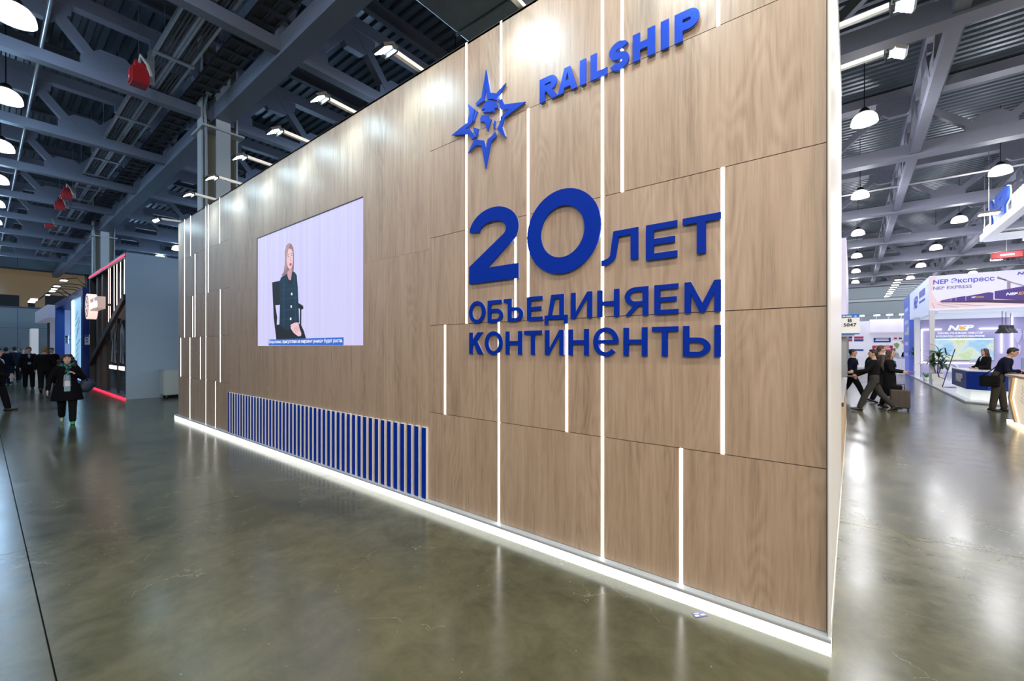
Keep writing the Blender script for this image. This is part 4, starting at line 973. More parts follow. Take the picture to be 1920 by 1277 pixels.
# clear chairs near the back of the podium
for px, py in ((1775, 712), (1788, 714)):
    q = onZ(px, py, .06)
    ch = thing('clear_chair', 'transparent plastic chair on the podium beside the leaflet rack', 'chair', q, 'clear chairs on the podium')
    AC = mat('clear_plastic', (.85, .88, .95), .08, alpha=.35)
    MB().box(q.x - .2, q.x + .2, q.y - .2, q.y + .2, .50, .53).build('seat', AC, ch, bevel=.01)
    MB().box(q.x - .2, q.x + .2, q.y + .17, q.y + .2, .55, .95).build('backrest', AC, ch, bevel=.01)
    for sx in (-.18, .18):
        for sy in (-.18, .18): MB().tube([(q.x + sx, q.y + sy, .06), (q.x + sx * .95, q.y + sy * .95, .5)], .014, 6).build('leg', GALV, ch)
# potted palms
def leaf_mesh():
    m = MB(); vs = []; n = 6
    for i in range(n + 1):
        u = i / n; wd = .042 * math.sin(pi * (u * .9 + .08)) + .002; x = .46 * u; z = .16 * math.sin(u * 1.9) - .20 * u * u
        vs += [(x, -wd, z + .006), (x, 0, z - .004), (x, wd, z + .006)]
    fs = []
    for i in range(n):
        for k in range(2): fs.append((i * 3 + k, i * 3 + 3 + k, i * 3 + 4 + k, i * 3 + 1 + k))
    return m.add(vs, fs).mesh('leaf')
LEAF = leaf_mesh(); LEAF.materials.append(mat('palm_leaf', (.045, .115, .035), .4, noise=.5, nscale=5))
def palm(q, hp, wp, crowns, label):
    t = thing('potted_palm', label, 'plant', q)
    MB().prism([(q.x - wp * .42, q.y - wp * .42, q.z), (q.x + wp * .42, q.y - wp * .42, q.z), (q.x + wp * .42, q.y + wp * .42, q.z), (q.x - wp * .42, q.y + wp * .42, q.z)], (0, 0, hp * .02)).box(q.x - wp * .46, q.x + wp * .46, q.y - wp * .46, q.y + wp * .46, q.z + .01, q.z + hp * .5).box(q.x - wp / 2, q.x + wp / 2, q.y - wp / 2, q.y + wp / 2, q.z + hp * .5, q.z + hp).build('planter', mat('planter_white', (.72, .73, .70), .4), t)
    MB().box(q.x - wp * .46, q.x + wp * .46, q.y - wp * .46, q.y + wp * .46, q.z + hp, q.z + hp + .01).build('soil', mat('soil', (.03, .02, .015), .9), t)
    for dx, dy, h in crowns:
        top = Vector((q.x + dx, q.y + dy, q.z + hp + h))
        MB().tube([(q.x + dx * .3, q.y + dy * .3, q.z + hp), top - EZ * (h * .4) - Vector((dx * .2, 0, 0)), top], [.022, .018, .014], 6).build('stem', mat('palm_stem', (.18, .13, .08), .7), t)
        for k in range(30):
            o = inst('leaf', LEAF, t, top - q - EZ * random.uniform(0, .28)); o.rotation_euler = (0, -random.uniform(-.3, 1.15), k * 2.4 + random.random())
            s_ = random.uniform(.8, 1.2); o.scale = (s_, s_, s_)
palm(onZ(1757, 721.5, .06), .52, .38, [(.05, 0, .95), (-.12, .1, .55), (.16, -.05, .45)], 'leafy palm in white square planter beside the leaflet rack')
palm(onZ(1722.5, 706, .06), .62, .42, [(.0, 0, 1.1), (-.15, .1, .7), (.15, -.05, .5)], 'leafy palm in white planter beside the blue tower pillar')
q = onZ(1737, 715, .06)
t = thing('grass_pot', 'small bright green grass plant in a white pot between two palms', 'plant', q)
MB().lathe([(.0, 0), (.10, 0), (.13, .2), (.12, .2), (0, .19)], 14, q).build('pot', MATS['planter_white'], t, smooth=True)
for k in range(26):
    A = random.random() * 6.28; d_ = Vector((math.cos(A), math.sin(A), 0)); MB().tube([q + EZ * .19 + d_ * .04, q + EZ * .33 + d_ * .10, q + EZ * random.uniform(.36, .46) + d_ * .17], [.012, .01, .003], 4, cap=False).build('grass_blade', mat('grass_green', (.06, .25, .04), .5), t)
# --- oak counter at the edge of the nearest booth
c0 = onZ(1885, 791)
oc = thing('oak_counter', 'white and oak bar counter with warm glowing chevron front', 'counter', (c0.x + .4, 13, 0))
xo = c0.x; ye = c0.y; yn = ye - 4.2
MB().box(xo + .05, xo + .7, yn, ye, .1, 1.08).build('body', WHITE, oc)
MB().box(xo, xo + .75, yn - .05, ye + .05, 1.08, 1.13).build('counter_top', OAK2, oc)
MB().box(xo + .02, xo + .7, yn, ye, 0, .06).build('glowing_plinth', mat('warm_glow', (1, .9, .75), .5, emit=2.5, ecol=(1, .82, .55)), oc)
WG = mat('warm_lit_panel', (.8, .72, .6), .3, emit=.5, ecol=(1, .82, .58))
pts = lambda off: [(ye - .55 - off, 1.08), (ye - .30 - off, .60), (ye - .75 - off, .1)]
pa, pb = pts(0), pts(.14)
MB().prism([(xo + .05, y, z) for y, z in pa] + [(xo + .05, y, z) for y, z in reversed(pb)], (-.07, 0, 0)).build('oak_chevron', OAK2, oc)
pc = pts(.15)
MB().prism([(xo + .049, y, z) for y, z in pc] + [(xo + .049, yn, .1), (xo + .049, yn, 1.08)], (-.02, 0, 0)).build('lit_front', WG, oc)
pe = pts(.19)
MB().prism([(xo + .028, y, z) for y, z in pc] + [(xo + .028, y, z) for y, z in reversed(pe)], (-.008, 0, 0)).build('warm_light_line', MATS['warm_glow'], oc)
for k in range(5): MB().bar((xo + .026, ye - 1.25, .55 + k * .08), (xo + .026, ye - 1.02 - k * .03, .62 + k * .08), .004, .012).build('engraved_line', GALV, oc)
lw = bpy.data.lights.new('counter_glow', 'POINT')
# --- hanging square sign frame
hz = 6.5; c_ = onZ(1846, 453, hz)
hs = thing('hanging_sign_frame', 'white square sign frame hanging from the roof with blue letters', 'sign', (c_.x + 3, c_.y - 4, hz))
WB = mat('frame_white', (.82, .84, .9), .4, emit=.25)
x0, y1 = c_.x, c_.y; x1, y0 = x0 + 7, y1 - 7.5
for a_, b_ in (((x0, y0), (x0, y1)), ((x0, y1), (x1, y1)), ((x1, y1), (x1, y0)), ((x1, y0), (x0, y0))): MB().bar((a_[0], a_[1], hz + .14), (b_[0], b_[1], hz + .14), .30, .28).build('frame_beam', WB, hs)
for a_, b_ in (((x0, y0), (x0, y1)), ((x0, y1), (x1, y1))): MB().bar((a_[0], a_[1], hz + .42), (b_[0], b_[1], hz + .42), .05, .05).build('upper_rail', GALV, hs)
for x, y in ((x0, y0), (x0, y1), (x1, y1), (x1, y0)): MB().tube([(x, y, hz + .2), (x, y, 10.36)], .015, 5).build('hanger_cable', GALV, hs)
text('NEP', 'sign_letters', mat('sign_letter_blue', (.02, .08, .45), .4, emit=.3, ecol=(.03, .12, .6)), hs, (x0 - .05, 0, 0), -EY, EZ, -EX, -(y1 - 1.6), -(y1 - 4.3), hz + .32, hz + 1.35, .08, .06)
text('NEP', 'letter_halo', mat('letter_halo', (1, 1, 1), .4, emit=1.0), hs, (x0 - .03, 0, 0), -EY, EZ, -EX, -(y1 - 1.56), -(y1 - 4.34), hz + .29, hz + 1.38, .03, .075)
for k in range(9): MB().box(x0 - .06, x0, y1 - .18 - k * .15, y1 - .10 - k * .15, hz + .3, hz + .55).build('small_letter_block', MATS['frame_white'], hs)
for k in range(8): MB().box(x0 - .06, x0, y1 - 4.6 - k * .3, y1 - 4.42 - k * .3, hz + .3, hz + .85).build('small_letter_block', MATS['frame_white'], hs)
for q in ((x0 + .3, y1 + .6), (x0 - .6, y0 + 3.2)):
    t = thing('ring_floodlight', 'bright flat floodlight hung beside the white square sign frame', 'floodlight', (q[0], q[1], hz + .3), 'floodlights at the hanging sign')
    MB().box(q[0] - .28, q[0] + .28, q[1] - .2, q[1] + .2, hz + .30, hz + .38).build('housing', BLACK, t); MB().box(q[0] - .26, q[0] + .26, q[1] - .18, q[1] + .18, hz + .28, hz + .30).build('lens', mat('spot_lens', (1, 1, 1)), t)
    MB().tube([(q[0], q[1], hz + .38), (q[0], q[1], 10.36)], .012, 5).build('hanger_cable', GALV, t)
q = onY(1886, 479, 40)
t = thing('red_ceiling_unit', 'long red unit hung below the far roof girders', 'unit', (q.x, 40, q.z))
MB().box(q.x - .65, q.x + .65, 39.7, 40, q.z - .2, q.z + .2).build('housing', RED, t, bevel=.03); MB().box(q.x - .3, q.x + .3, 39.68, 39.7, q.z - .05, q.z + .05).build('white_mark', WHITE, t); MB().tube([(q.x, 39.85, q.z + .2), (q.x, 39.85, 10.38)], .02, 5).build('hanger_rod', GALV, t)
# row of arm lights over the side fascia
for k in range(9):
    y = YN + 1 + k * 1.1
    t = thing('arm_spotlight', 'small spotlight on a thin arm above the side fascia of purple booth', 'spotlight', (XN, y, zt), 'arm spotlights above the purple booth')
    MB().tube([(XN + .2, y, zt - .02), (XN - .1, y, zt + .06), (XN - .9, y, zt + .1)], .015, 5).build('arm', WHITE, t)
    MB().box(XN - 1.15, XN - .85, y - .18, y + .18, zt + .06, zt + .11).build('housing', BLACK, t); MB().box(XN - 1.14, XN - .86, y - .17, y + .17, zt + .045, zt + .06).build('lens', MATS['spot_lens'], t)
# --- far white booths at the end of the aisle
YF = 49.0
fb = thing('exhibition_booth', 'far white booth with blue and red notice boards and counters', 'booth', (3, YF, 0))
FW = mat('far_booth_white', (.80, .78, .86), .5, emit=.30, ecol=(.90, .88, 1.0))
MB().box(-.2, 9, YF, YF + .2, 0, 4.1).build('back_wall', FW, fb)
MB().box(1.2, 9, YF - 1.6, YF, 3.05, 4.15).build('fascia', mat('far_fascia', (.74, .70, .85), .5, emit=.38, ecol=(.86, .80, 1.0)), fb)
FBL = mat('notice_blue', (.02, .06, .34), .5, emit=.05); FRD = mat('notice_red', (.55, .03, .08), .5, emit=.08)
for q, mt_ in (((1588, 1598, 631, 635), FBL), ((1601.5, 1619, 631, 635), FRD), ((1588, 1598, 636, 640), FRD), ((1601.5, 1619, 636, 640), FBL), ((1588, 1619, 655, 658), FBL), ((1638, 1670, 633.5, 642), FBL), ((1635.5, 1674, 648, 658), FRD), ((1676, 1682, 633, 636), FRD), ((1685, 1691, 633, 636), FBL), ((1694, 1700, 633, 636), FRD)):
    pxbox('notice_board', mt_, fb, YF, *q, .04)
for q in ((1642, 1666, 635, 636.5), (1641, 1667, 638, 639), (1642, 1668, 650, 651.5), (1640, 1670, 653.5, 655)): pxbox('notice_line', PWT, fb, YF - .05, *q, .01)
flat('map_shape', [onY(*p, YF - .02) for p in [(1675, 645), (1682, 642), (1687, 647), (1682, 655), (1678, 650)]], mat('map_green', (.30, .5, .18), .5, emit=.1), fb, (0, .01, 0))
flat('map_shape', [onY(*p, YF - .02) for p in [(1688, 640), (1697, 636), (1706, 640), (1703, 648), (1694, 646)]], mat('map_sand', (.62, .5, .3), .5, emit=.1), fb, (0, .01, 0))
for k, (px, lab) in enumerate(((1644, ''), (1668, ''), (1692, ''), (1615, ''))):
    x = onY(px, 609, YF - 2.2).x
    t = thing('arm_spotlight', 'tiny spotlight on an arm over the far white booth', 'spotlight', (x, YF - 2, 4.15), 'arm spotlights over the far white booth')
    MB().tube([(x, YF - .1, 4.1), (x, YF - 1.6, 4.4), (x, YF - 2.2, 4.45)], .03, 5).build('arm', WHITE, t); MB().box(x - .2, x + .2, YF - 2.4, YF - 2.2, 4.4, 4.5).build('head', MATS['spot_lens'], t)
for px0, px1, py, lab in ((1676, 1690, 668, 'white counter'), (1683, 1697, 671, 'lilac white counter')):
    YC = 38 if px0 > 1680 else 41
    a, b_ = onY(px0, py, YC), onY(px1, py, YC); t = thing('info_counter', lab + ' standing in front of the far white booth', 'counter', (a.x, YC, 0))
    MB().box(a.x, b_.x, YC, YC + .6, 0, 1.05).build('body', FW, t); MB().box(a.x - .05, b_.x + .05, YC - .05, YC + .65, 1.05, 1.1).build('counter_top', WHITE, t); MB().box(a.x + .1, b_.x - .1, YC - .01, YC, .1, .2).build('red_stripe', FRD, t)
a, b_ = onY(1589, 668, 44), onY(1605, 686, 44)
t = thing('info_counter', 'grey and red info counter in front of the far white booth', 'counter', (a.x, 44, 0))
MB().box(a.x, b_.x, 44, 44.6, .5, 1.15).build('body', mat('counter_grey', (.5, .52, .55), .5), t); MB().box(a.x, b_.x, 43.98, 44.6, 0, .5).build('red_base', FRD, t); MB().box(a.x, b_.x, 43.95, 44.65, 1.15, 1.2).build('counter_top', WHITE, t)
bpy.data.lights.remove(lw)
# light given by the lit ceilings of the booths
def area(name, loc, sx, sy, w_, col, parent, rot=(0, 0, 0)):
    l = bpy.data.lights.new(name, 'AREA'); l.shape = 'RECTANGLE'; l.size = sx; l.size_y = sy; l.energy = w_; l.color = col
    o = bpy.data.objects.new(name, l); COL.objects.link(o); o.parent = parent; o.matrix_parent_inverse = Matrix.Translation(-Vector(parent.location)); o.location = loc; o.rotation_euler = rot
area('soffit_light', (6.5, 31, zb - .16), 6, 5, 140, (.85, .85, 1.0), nbth)
area('booth_ceiling_light', ((BB0 + BB1) / 2, 4.6, ZT - .42), 6, 2.5, 260, (.10, .50, 1.0), bb)
# ================================================================== PEOPLE
SKIN = mat('skin', (.56, .33, .24), .5); SUIT = mat('black_cloth', (.0065, .0065, .0085), .9); NAVYC = mat('navy_cloth', (.007, .010, .026), .9); CHAR = mat('charcoal_cloth', (.045, .043, .043), .85)
HBLK = mat('black_hair', (.012, .010, .009), .55); HBRN = mat('brown_hair', (.07, .04, .025), .6); HBLD = mat('fair_hair', (.28, .17, .09), .6); SHOE = mat('black_leather', (.012, .012, .012), .3)
SHIRT = mat('white_shirt', (.62, .64, .68), .7); LBLU = mat('light_blue_shirt', (.20, .32, .42), .7); EYEM = mat('eye', (.02, .015, .012), .3); LIP = mat('lip', (.35, .10, .09), .5); BEARD = mat('brow', (.03, .02, .015), .7)
for m_ in (SUIT, NAVYC, CHAR): m_.node_tree.nodes['Principled BSDF'].inputs['Specular IOR Level'].default_value = .15
def blob(mb, name, mt_, par, vox=.014, it=2, fac=.5):
    o = mb.build(name, mt_, par, local=True)
    r = o.modifiers.new('skin', 'REMESH'); r.mode = 'VOXEL'; r.voxel_size = vox; r.use_smooth_shade = True
    s_ = o.modifiers.new('soft', 'SMOOTH'); s_.iterations = it; s_.factor = fac
    return o
def person(label, x, y, face, H=1.75, z=0.0, lean=0.0, legs=(.28, .05, -.25, .25), arms=None, jacket=SUIT, trousers=SUIT, shoes=SHOE, hair=HBLK, hair_style='short',
           coat=.80, flare=0.0, shirt=SHIRT, skin=SKIN, vox=.012, turn=0.0, seat=None):
    t = thing('person', label, 'person', (x, y, z)); t.rotation_euler = (0, 0, math.atan2(-face[0], face[1]))
    k = H / 1.75; t.scale = (k, k, k)
    V = Vector; hz_ = V((0, 0, .95)); R = Matrix.Rotation(-lean, 3, 'X')
    # legs
    pts = {}
    for sx, a, kn in ((-1, legs[0], legs[1]), (1, legs[2], legs[3])):
        hip = V((sx * .095, 0, .93)); kne = hip + .44 * V((0, math.sin(a), -math.cos(a))); ank = kne + .42 * V((0, math.sin(a - kn), -math.cos(a - kn)))
        pts[sx] = [hip, kne, ank, a - kn]
    low = min(pts[s_][2].z for s_ in (-1, 1)) - .075
    dz = V((0, 0, -low))
    T = lambda p: hz_ + R @ (V(p) - hz_) + dz
    for s_ in (-1, 1): pts[s_][:3] = [p + dz for p in pts[s_][:3]]
    arms = arms or {}
    A = {}
    for sx, nm in ((-1, 'L'), (1, 'R')):
        e, w_ = arms.get(nm, ((sx * .245, -.05 if sx > 0 else .02, 1.13), (sx * .25, .06, .89)))
        A[sx] = [T((sx * .175, 0, 1.405)), T(e), T(w_)]
    b = MB()
    hd = T((0, .015, 1.63)); HR = R @ Matrix.Rotation(turn, 3, 'Z')
    h_ = lambda p: hd + HR @ V(p)
    b.ball(hd, .074, .094, .112, R=HR); b.ball(h_((0, .035, -.062)), .05, .056, .05, R=HR)
    b.tube([h_((0, .088, .03)), h_((0, .108, -.012)), h_((0, .098, -.022))], [.010, .014, .012], 8)
    for sx in (-1, 1): b.ball(h_((sx * .076, -.005, -.01)), .012, .02, .032, R=HR)
    b.tube([T((0, -.01, 1.42)), T((0, 0, 1.5)), hd - V((0, 0, .05))], [.07, .056, .055], 10)
    b.tube([T((0, 0, z_)) for z_ in (.93, 1.05, 1.18, 1.32, 1.42)], [.15, .14, .15, .165, .13], 14, side=(1, 0, 0), flat=.66)
    for sx in (-1, 1):
        b.tube([A[sx][0] - R @ V((sx * .03, 0, .01)), A[sx][1], A[sx][2]], [.045, .040, .028], 10)
        d = (A[sx][2] - A[sx][1]).normalized(); s_ = V((0, 1, 0)); s_ = s_ - d * s_.dot(d)
        if s_.length < .35: s_ = V((0, 0, 1)) - d * d.z
        s_.normalize(); n_ = d.cross(s_)
        if n_.dot(V((-sx, 0, 0))) < 0: n_ = -n_
        w_ = A[sx][2]
        b.tube([w_ - d * .01, w_ + d * .04, w_ + d * .08], [.026, .038, .037], 10, side=s_, flat=.45)
        for i, ln in enumerate((.062, .074, .080, .070)):
            q0 = w_ + d * .078 + s_ * (-.030 + .020 * i); b.tube([q0, q0 + d * ln * .5 + n_ * .006, q0 + d * ln * .85 + n_ * .024], [.0098, .0092, .008], 7)
        q0 = w_ + d * .022 + s_ * .03; b.tube([q0, q0 + d * .03 + s_ * .022 + n_ * .012, q0 + d * .062 + s_ * .03 + n_ * .018], [.012, .0105, .009], 7)
        hp, kn, an, sh = pts[sx]
        b.tube([hp + V((0, 0, .03)), kn, an], [.076, .050, .036], 12)
        f = V((0, math.cos(sh * .6), math.sin(sh * .6) if sh < 0 else 0)); b.tube([an - f * .03 - V((0, 0, .03)), an + f * .13 - V((0, 0, .045))], [.034, .026], 8)
    blob(b, 'body', skin, t, .010, 1, .35)
    # face
    for sx in (-1, 1):
        MB().ball(h_((sx * .031, .088, .018)), .012, .007, .007, 8, 6, R=HR).build('eye', EYEM, t, True, local=True)
        MB().tube([h_((sx * .047, .082, .040)), h_((sx * .03, .092, .045)), h_((sx * .014, .093, .041))], .0045, 5).build('eyebrow', BEARD, t, True, local=True)
    MB().ball(h_((0, .087, -.058)), .024, .009, .008, 10, 6, R=HR).build('mouth', LIP, t, True, local=True)
    # hair
    m = MB(); m.ball(h_((0, -.022, .028)), .085, .094, .103, 14, 10, R=HR)
    if hair_style == 'short': m.ball(h_((0, .03, .088)), .062, .055, .035, R=HR); m.ball(h_((0, -.06, -.02)), .068, .045, .06, R=HR)
    elif hair_style == 'long':
        m.tube([h_((0, -.05, .03)), h_((0, -.075, -.1)), h_((0, -.085, -.26)), h_((0, -.09, -.40))], [.088, .10, .095, .06], 12, side=(1, 0, 0), flat=.5)
        for sx in (-1, 1): m.tube([h_((sx * .06, .03, .07)), h_((sx * .083, .01, -.04)), h_((sx * .085, 0, -.2))], [.03, .026, .02], 8)
    elif hair_style == 'curly':
        rr = random.Random(3)
        for i in range(70):
            a = rr.uniform(-.25, pi + .25); zz = rr.uniform(-.24, .10); r_ = rr.uniform(.095, .14) if zz < -.02 else rr.uniform(.075, .10) * (1 - max(0, zz - .03) * 5)
            m.ball(h_((r_ * math.cos(a) * (1.25 if zz < -.03 else 1), -.02 - r_ * .8 * math.sin(a) + .01, zz)), rr.uniform(.026, .044), n=8, m=6)
        for sx in (-1, 1):
            for i in range(10): m.ball(h_((sx * (.055 + .012 * min(i, 5) + .012 * (i % 3)), .02 - .02 * (i % 2), .10 - i * .033)), .032, n=8, m=6)
        m.ball(h_((0, .015, .085)), .066, .07, .045, R=HR)
    blob(m, 'hair', hair, t, .010, 1)
    # trousers
    m = MB()
    for sx in (-1, 1):
        hp, kn, an, sh = pts[sx]; m.tube([hp + V((0, 0, .06)), hp - V((0, 0, .05)), kn, an + (kn - an) * .08], [.112, .110, .082, .068], 12)
    m.tube([V((0, 0, .88)) + dz, V((0, 0, 1.02)) + dz], [.165, .158], 14, side=(1, 0, 0), flat=.68)
    blob(m, 'trousers', trousers, t, vox + .002)
    for sx in (-1, 1):
        hp, kn, an, sh = pts[sx]; ang = sh * .75 if sh < 0 else sh * .35
        f = V((0, math.cos(ang), math.sin(ang))); u = V((0, -math.sin(ang), math.cos(ang)))
        m = MB(); m.tube([an - f * .055 - u * .035, an + f * .05 - u * .036, an + f * .155 - u * .045], [.044, .046, .034], 10, side=(1, 0, 0), flat=.85); m.tube([an - f * .02 - u * .03, an - f * .02 + u * .03], [.046, .042], 10)
        sh_o = blob(m, 'shoe', shoes, t, .009, 1)
        MB().tube([an - f * .085 - u * .066, an + f * .04 - u * .066, an + f * .175 - u * .066], [.038, .044, .032], 10, side=(1, 0, 0), flat=.22).build('sole', mat('sole_rubber', (.16, .12, .08), .7) if shoes is not SHOE else SHOE, sh_o, local=True)
    # jacket or coat
    m = MB()
    zs_ = [coat, .95, 1.08, 1.2, 1.32, 1.42, 1.475]; rs = [.19 + flare, .187 + flare * .5, .178, .186, .198, .165, .098]
    P_ = [T((0, 0, q)) if q > .9 else V((0, math.sin(lean) * -.02, q)) + dz for q in zs_]
    m.tube(P_, rs, 16, side=(1, 0, 0), flat=.70, cap=False)
    for sx in (-1, 1): m.tube([A[sx][0] - R @ V((sx * .02, 0, -.005)), A[sx][0].lerp(A[sx][1], .2), A[sx][1], A[sx][1].lerp(A[sx][2], .93)], [.070, .068, .058, .046], 12)
    jk = blob(m, 'jacket', jacket, t, vox)
    if shirt:
        m = MB(); m.ball(T((0, .098, 1.35)), .046, .052, .105, R=R); m.tube([T((0, .012, 1.455)), T((0, .012, 1.49))], [.072, .064], 14, cap=False)
        blob(m, 'shirt', shirt, t, .008, 1)
        for sx in (-1, 1): MB().prism([T((sx * .05, .142, 1.22)), T((sx * .065, .125, 1.42)), T((sx * .022, .140, 1.30))], R @ V((0, .012, 0))).build('lapel', jacket, jk, local=True)
    t['_k'] = 0; del t['_k']
    return t, T, A, h_, dz
def fwd(p, px, py=None): return None
toCam = lambda x, y: (-x, -y)
# --- woman walking towards the camera
q = onZ(126, 795)
BCOAT = mat('black_coat', (.004, .004, .006), .9); BCOAT.node_tree.nodes['Principled BSDF'].inputs['Specular IOR Level'].default_value = .12
CURL = mat('curly_black_hair', (.010, .008, .008), .5)
wm, T, A, h_, dz = person('woman in black coat, teal scarf and green shoes walking down the aisle', q.x, q.y, toCam(q.x, q.y), H=1.60, jacket=BCOAT, trousers=SUIT,
    shoes=mat('green_trainer', (.02, .42, .10), .5), hair=CURL, hair_style='curly', coat=.60, flare=.11, shirt=None, legs=(.18, .05, -.22, .45), skin=mat('fair_skin', (.66, .44, .36), .5),
    arms={'L': ((-.27, .0, 1.14), (-.13, .17, 1.27)), 'R': ((.30, -.02, 1.13), (.33, .03, .88))})
m = MB()
for i in range(14):
    a = 2 * pi * i / 14; m.ball(T((.098 * math.cos(a), .02 + .085 * math.sin(a), 1.475 + .018 * math.sin(3 * a))), .046, n=8, m=6)
for i in range(5): m.ball(T((-.035 + .02 * (i % 3), .125, 1.43 - i * .045)), .045, .03, .04, n=8, m=6)
sc = bpy.data.materials.new('patterned_scarf'); sc.use_nodes = True; nt = sc.node_tree; bs = nt.nodes['Principled BSDF']; bs.inputs['Roughness'].default_value = .9
tc = nd(nt, 'ShaderNodeTexCoord'); vo = nd(nt, 'ShaderNodeTexNoise'); vo.inputs['Scale'].default_value = 26; rp = nd(nt, 'ShaderNodeValToRGB'); rp.color_ramp.interpolation = 'CONSTANT'
nt.links.new(tc.outputs['Object'], vo.inputs['Vector']); nt.links.new(vo.outputs[0], rp.inputs[0]); e = rp.color_ramp.elements; e[0].color = (.008, .02, .025, 1); e[1].position = .53; e[1].color = (.02, .26, .25, 1)
nt.links.new(rp.outputs[0], bs.inputs['Base Color'])
blob(m, 'scarf', sc, wm, .009, 1)
m = MB(); m.tube([T((0, .158, .84)), T((0, .142, 1.0)), T((0, .132, 1.24))], [.078, .072, .06], 12, side=(1, 0, 0), flat=.32); blob(m, 'blouse', LBLU, wm, .009, 1)
bd = MB().box(-.045, .045, .180, .184, .96 + dz.z, 1.10 + dz.z).build('name_badge', SHIRT, wm, local=True)
MB().tube([T((-.04, 0.182, 1.09)), T((-.05, .165, 1.3))], .004, 5).tube([T((.04, 0.182, 1.09)), T((.03, .165, 1.3))], .004, 5).build('lanyard', RED, bd, local=True)
q2 = wm.matrix_basis
hb = thing('shoulder_bag', 'large navy shoulder bag carried by the woman in teal scarf', 'bag', (0, 0, 0)); hb.location = wm.location; hb.rotation_euler = wm.rotation_euler; hb.scale = wm.scale
m = MB(); m.ball((-.36, -.06, .97), .16, .11, .16); m.ball((-.32, -.05, .90), .14, .10, .14); blob(m, 'bag_body', mat('navy_bag', (.012, .02, .055), .6), hb, .014)
MB().tube([(-.36, .02, 1.06), (-.26, .10, 1.30), (-.17, .05, 1.49), (-.22, -.1, 1.35), (-.40, -.1, 1.08)], .012, 6).build('strap', SUIT, hb, True, local=True)
# --- group of men at the end of the left aisle
def at(px, py): p = onZ(px, py); return p.x, p.y
x, y = at(12, 723); person('man in navy suit standing with his back turned beside the suited group', x, y, (-1, .5), 1.77, jacket=NAVYC, trousers=NAVYC, legs=(.05, 0, -.05, 0))
x, y = at(28, 717); person('broad man in dark navy jacket seen from behind in the suited group', x, y, (-1, -.15), 1.80, jacket=NAVYC, trousers=SUIT, legs=(.04, 0, -.06, 0), arms={'L': ((-.27, .05, 1.14), (-.16, .2, 1.05)), 'R': ((.27, .05, 1.14), (.16, .2, 1.05))})
x, y = at(42, 714); person('brown-haired person listening between two suited men', x, y, (1, .1), 1.70, hair=HBRN, legs=(.03, 0, -.03, 0))
x, y = at(54, 729); m3, T, A, h_, dz = person('man in black suit with blue shirt and lanyard facing the camera', x, y, (1, .05), 1.78, legs=(.10, .02, -.08, .03), shirt=LBLU, arms={'L': ((-.26, .0, 1.13), (-.2, .14, .95))})
bd = MB().box(-.045, .045, .150, .154, 1.02 + dz.z, 1.12 + dz.z).build('name_badge', LBLU, m3, local=True); MB().tube([T((-.03, .152, 1.11)), T((-.05, .146, 1.42))], .004, 5).tube([T((.03, .152, 1.11)), T((.05, .146, 1.42))], .004, 5).build('lanyard', NAVYC, bd, local=True)
x, y = at(97, 722); person('dark-haired man with white collar behind the fair-haired man', x, y, (1, -.25), 1.74, legs=(.04, 0, -.04, 0))
x, y = at(84, 735); person('fair-haired man in black suit walking away from the camera', x, y, (-1, .08), 1.80, hair=HBLD, legs=(-.28, .3, .26, .05))
x, y = at(-7, 772); pe, T, A, h_, dz = person('person in dark clothes holding white papers at the aisle edge', x, y, (.3, 1), 1.75, legs=(.25, .05, -.2, .2), arms={'R': ((.25, .05, 1.12), (.16, .26, .98)), 'L': ((-.24, .02, 1.13), (-.2, .2, .98))})
pp = MB().box(.08, .28, .33, .335, .84 + dz.z, 1.06 + dz.z).build('paper_sheet', SHIRT, local=True); pp.location = pe.location; pp.rotation_euler = pe.rotation_euler; tag(pp, 'white paper sheet held by the person at the aisle edge', 'paper')
# --- visitors in the right aisle
x, y = .02, 18.4; person('man in navy jacket stepping out from behind the oak service counter', x, y, (1, -.1), 1.76, jacket=NAVYC, trousers=SUIT, legs=(-.35, .2, .42, .05))
x, y = at(1651, 755); p0, T, A, h_, dz = person('tall man in grey-brown jacket wearing a black backpack', x, y, (1, .35), 1.83, jacket=mat('taupe_jacket', (.07, .055, .045), .85), trousers=SUIT, hair=HBRN, legs=(.2, .05, -.2, .2))
bp_ = thing('backpack', 'black backpack on the back of the grey-brown jacket man', 'backpack', (0, 0, 0)); bp_.location = p0.location; bp_.rotation_euler = p0.rotation_euler
m = MB(); m.ball((0, -.27, 1.22), .17, .13, .25); m.ball((0, -.33, 1.12), .13, .08, .14); blob(m, 'pack_body', SUIT, bp_, .014)
for sx in (-1, 1): MB().tube([(sx * .1, -.16, 1.40), (sx * .11, -.02, 1.50), (sx * .12, .14, 1.38), (sx * .15, .06, 1.08), (sx * .12, -.16, 1.04)], .014, 6).build('strap', SUIT, bp_, True, local=True)
x, y = at(1668, 764); p3, T, A, h_, dz = person('brown-haired woman in long black coat walking with papers in hand', x, y, (1, -.25), 1.68, hair=HBRN, hair_style='long', coat=.35, flare=.05, legs=(.15, .05, -.15, .1), arms={'R': ((.24, .08, 1.14), (.16, .32, 1.10)), 'L': ((-.24, .05, 1.14), (-.15, .30, 1.10))}, shirt=LBLU)
pp = MB().box(-.12, .14, .40, .56, 1.10 + dz.z, 1.112 + dz.z).build('folder', mat('red_folder', (.5, .05, .07), .5), local=True); pp.location = p3.location; pp.rotation_euler = p3.rotation_euler; pp.scale = p3.scale; tag(pp, 'red paper folder held by the woman in long black coat', 'folder')
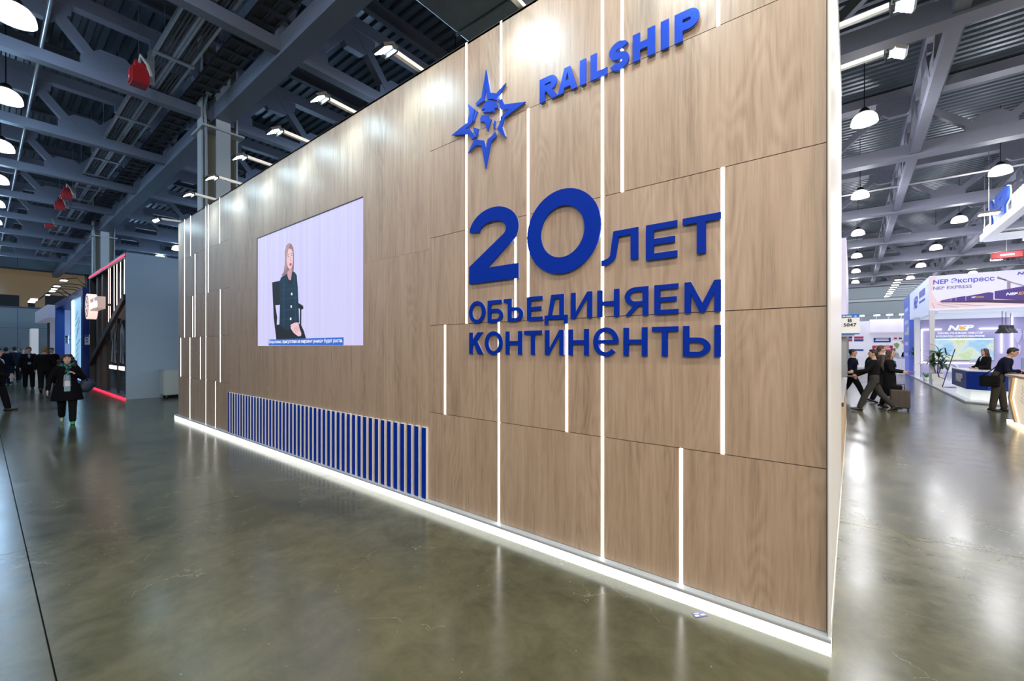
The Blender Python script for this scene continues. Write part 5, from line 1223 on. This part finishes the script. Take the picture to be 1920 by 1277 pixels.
x, y = at(1638, 770.5); p2, T, A, h_, dz = person('man in black jacket and grey trousers striding with an outstretched arm', x, y, (-1, -.12), 1.76, trousers=CHAR, legs=(.42, .08, -.40, .28), arms={'L': ((-.22, .2, 1.17), (-.18, .44, 1.13)), 'R': ((.25, .1, 1.14), (.2, .33, 1.02))}, shirt=CHAR)
pp = MB().box(-.02, .30, .40, .58, .985 + dz.z, 1.0 + dz.z).build('tablet', SHOE, local=True); pp.location = p2.location; pp.rotation_euler = p2.rotation_euler; tag(pp, 'black tablet held low by the striding man in grey trousers', 'tablet')
a = onZ(1688, 770)
su = thing('wheeled_suitcase', 'dark brown wheeled suitcase standing beside the visitors in the aisle', 'suitcase', a)
x, y = a.x, a.y; SC = mat('suitcase_shell', (.055, .042, .036), .5)
MB().box(x - .21, x + .21, y, y + .26, .06, .58).build('shell', SC, su, bevel=.03)
for dx in (-.12, 0, .12): MB().box(x + dx - .012, x + dx + .012, y - .006, y, .10, .54).build('rib', SC, su)
MB().tube([(x - .10, y + .2, .58), (x - .10, y + .2, .72), (x + .10, y + .2, .72), (x + .10, y + .2, .58)], .012, 6).build('handle', BLACK, su)
for dx in (-.17, .17):
    for dy in (.04, .22): MB().tube([(x + dx - .015, y + dy, .032), (x + dx + .015, y + dy, .032)], .032, 10, cap=False).build('wheel', BLACK, su); MB().box(x + dx - .012, x + dx + .012, y + dy - .015, y + dy + .015, .03, .07).build('wheel_fork', BLACK, su)
MB().box(x - .19, x + .05, y + .03, y + .2, .58, .70).build('top_bag', SUIT, su, bevel=.03)
p = onY(1847, 680, 21.2); person('long-haired woman in black jacket standing behind the blue reception desk', p.x, 21.2, (-1, -.45), 1.66, z=.06, hair_style='long', hair=HBRN, legs=(.02, 0, -.02, 0), arms={'R': ((.24, .08, 1.12), (.14, .28, 1.06)), 'L': ((-.24, .08, 1.12), (-.14, .28, 1.06))})
x, y = 3.16, 17.55; pl_, T, A, h_, dz = person('man in dark padded jacket leaning forward by the oak bar counter', x, y, (1, -.3), 1.80, lean=.36, jacket=NAVYC, trousers=mat('brown_trousers', (.035, .028, .022), .85), legs=(.12, .02, -.10, .02), arms={'R': ((.26, .12, 1.14), (.10, .30, 1.22)), 'L': ((-.26, .12, 1.14), (-.10, .30, 1.2))}, shirt=None)
hb = thing('messenger_bag', 'soft black bag hanging at the hip of the leaning man', 'bag', (0, 0, 0)); hb.location = pl_.location; hb.rotation_euler = pl_.rotation_euler
MB().box(.17, .29, -.32, .06, .68, .98).build('bag_body', SUIT, hb, bevel=.035, local=True); MB().box(.285, .30, -.29, .03, .78, .985).build('bag_flap', SUIT, hb, bevel=.01, local=True); MB().tube([(.23, -.28, .96), (.20, -.08, 1.15), (.10, .12, 1.44), (.22, .16, 1.2), (.23, .02, .96)], .014, 6).build('strap', SUIT, hb, True, local=True)
x, y = 4.15, 18.6; person('person in royal navy jacket facing the leaning man', x, y, (-1, .2), 1.66, jacket=mat('deep_blue_cloth', (.012, .022, .085), .8), legs=(.05, 0, -.05, 0), arms={'R': ((.25, .1, 1.12), (.12, .34, 1.08)), 'L': ((-.25, .1, 1.12), (-.12, .34, 1.08))})
p = onY(1700, 680, 42); person('dark-clothed visitor standing at the far white booth counter', p.x, 42, (0, 1), 1.72, legs=(.03, 0, -.03, 0), vox=.02)
p = onY(1677, 680, 44.5); person('visitor in white shirt standing inside the far white booth', p.x, 44.5, (.3, -1), 1.70, jacket=SHIRT, legs=(.03, 0, -.03, 0), vox=.02)
flush_texts()
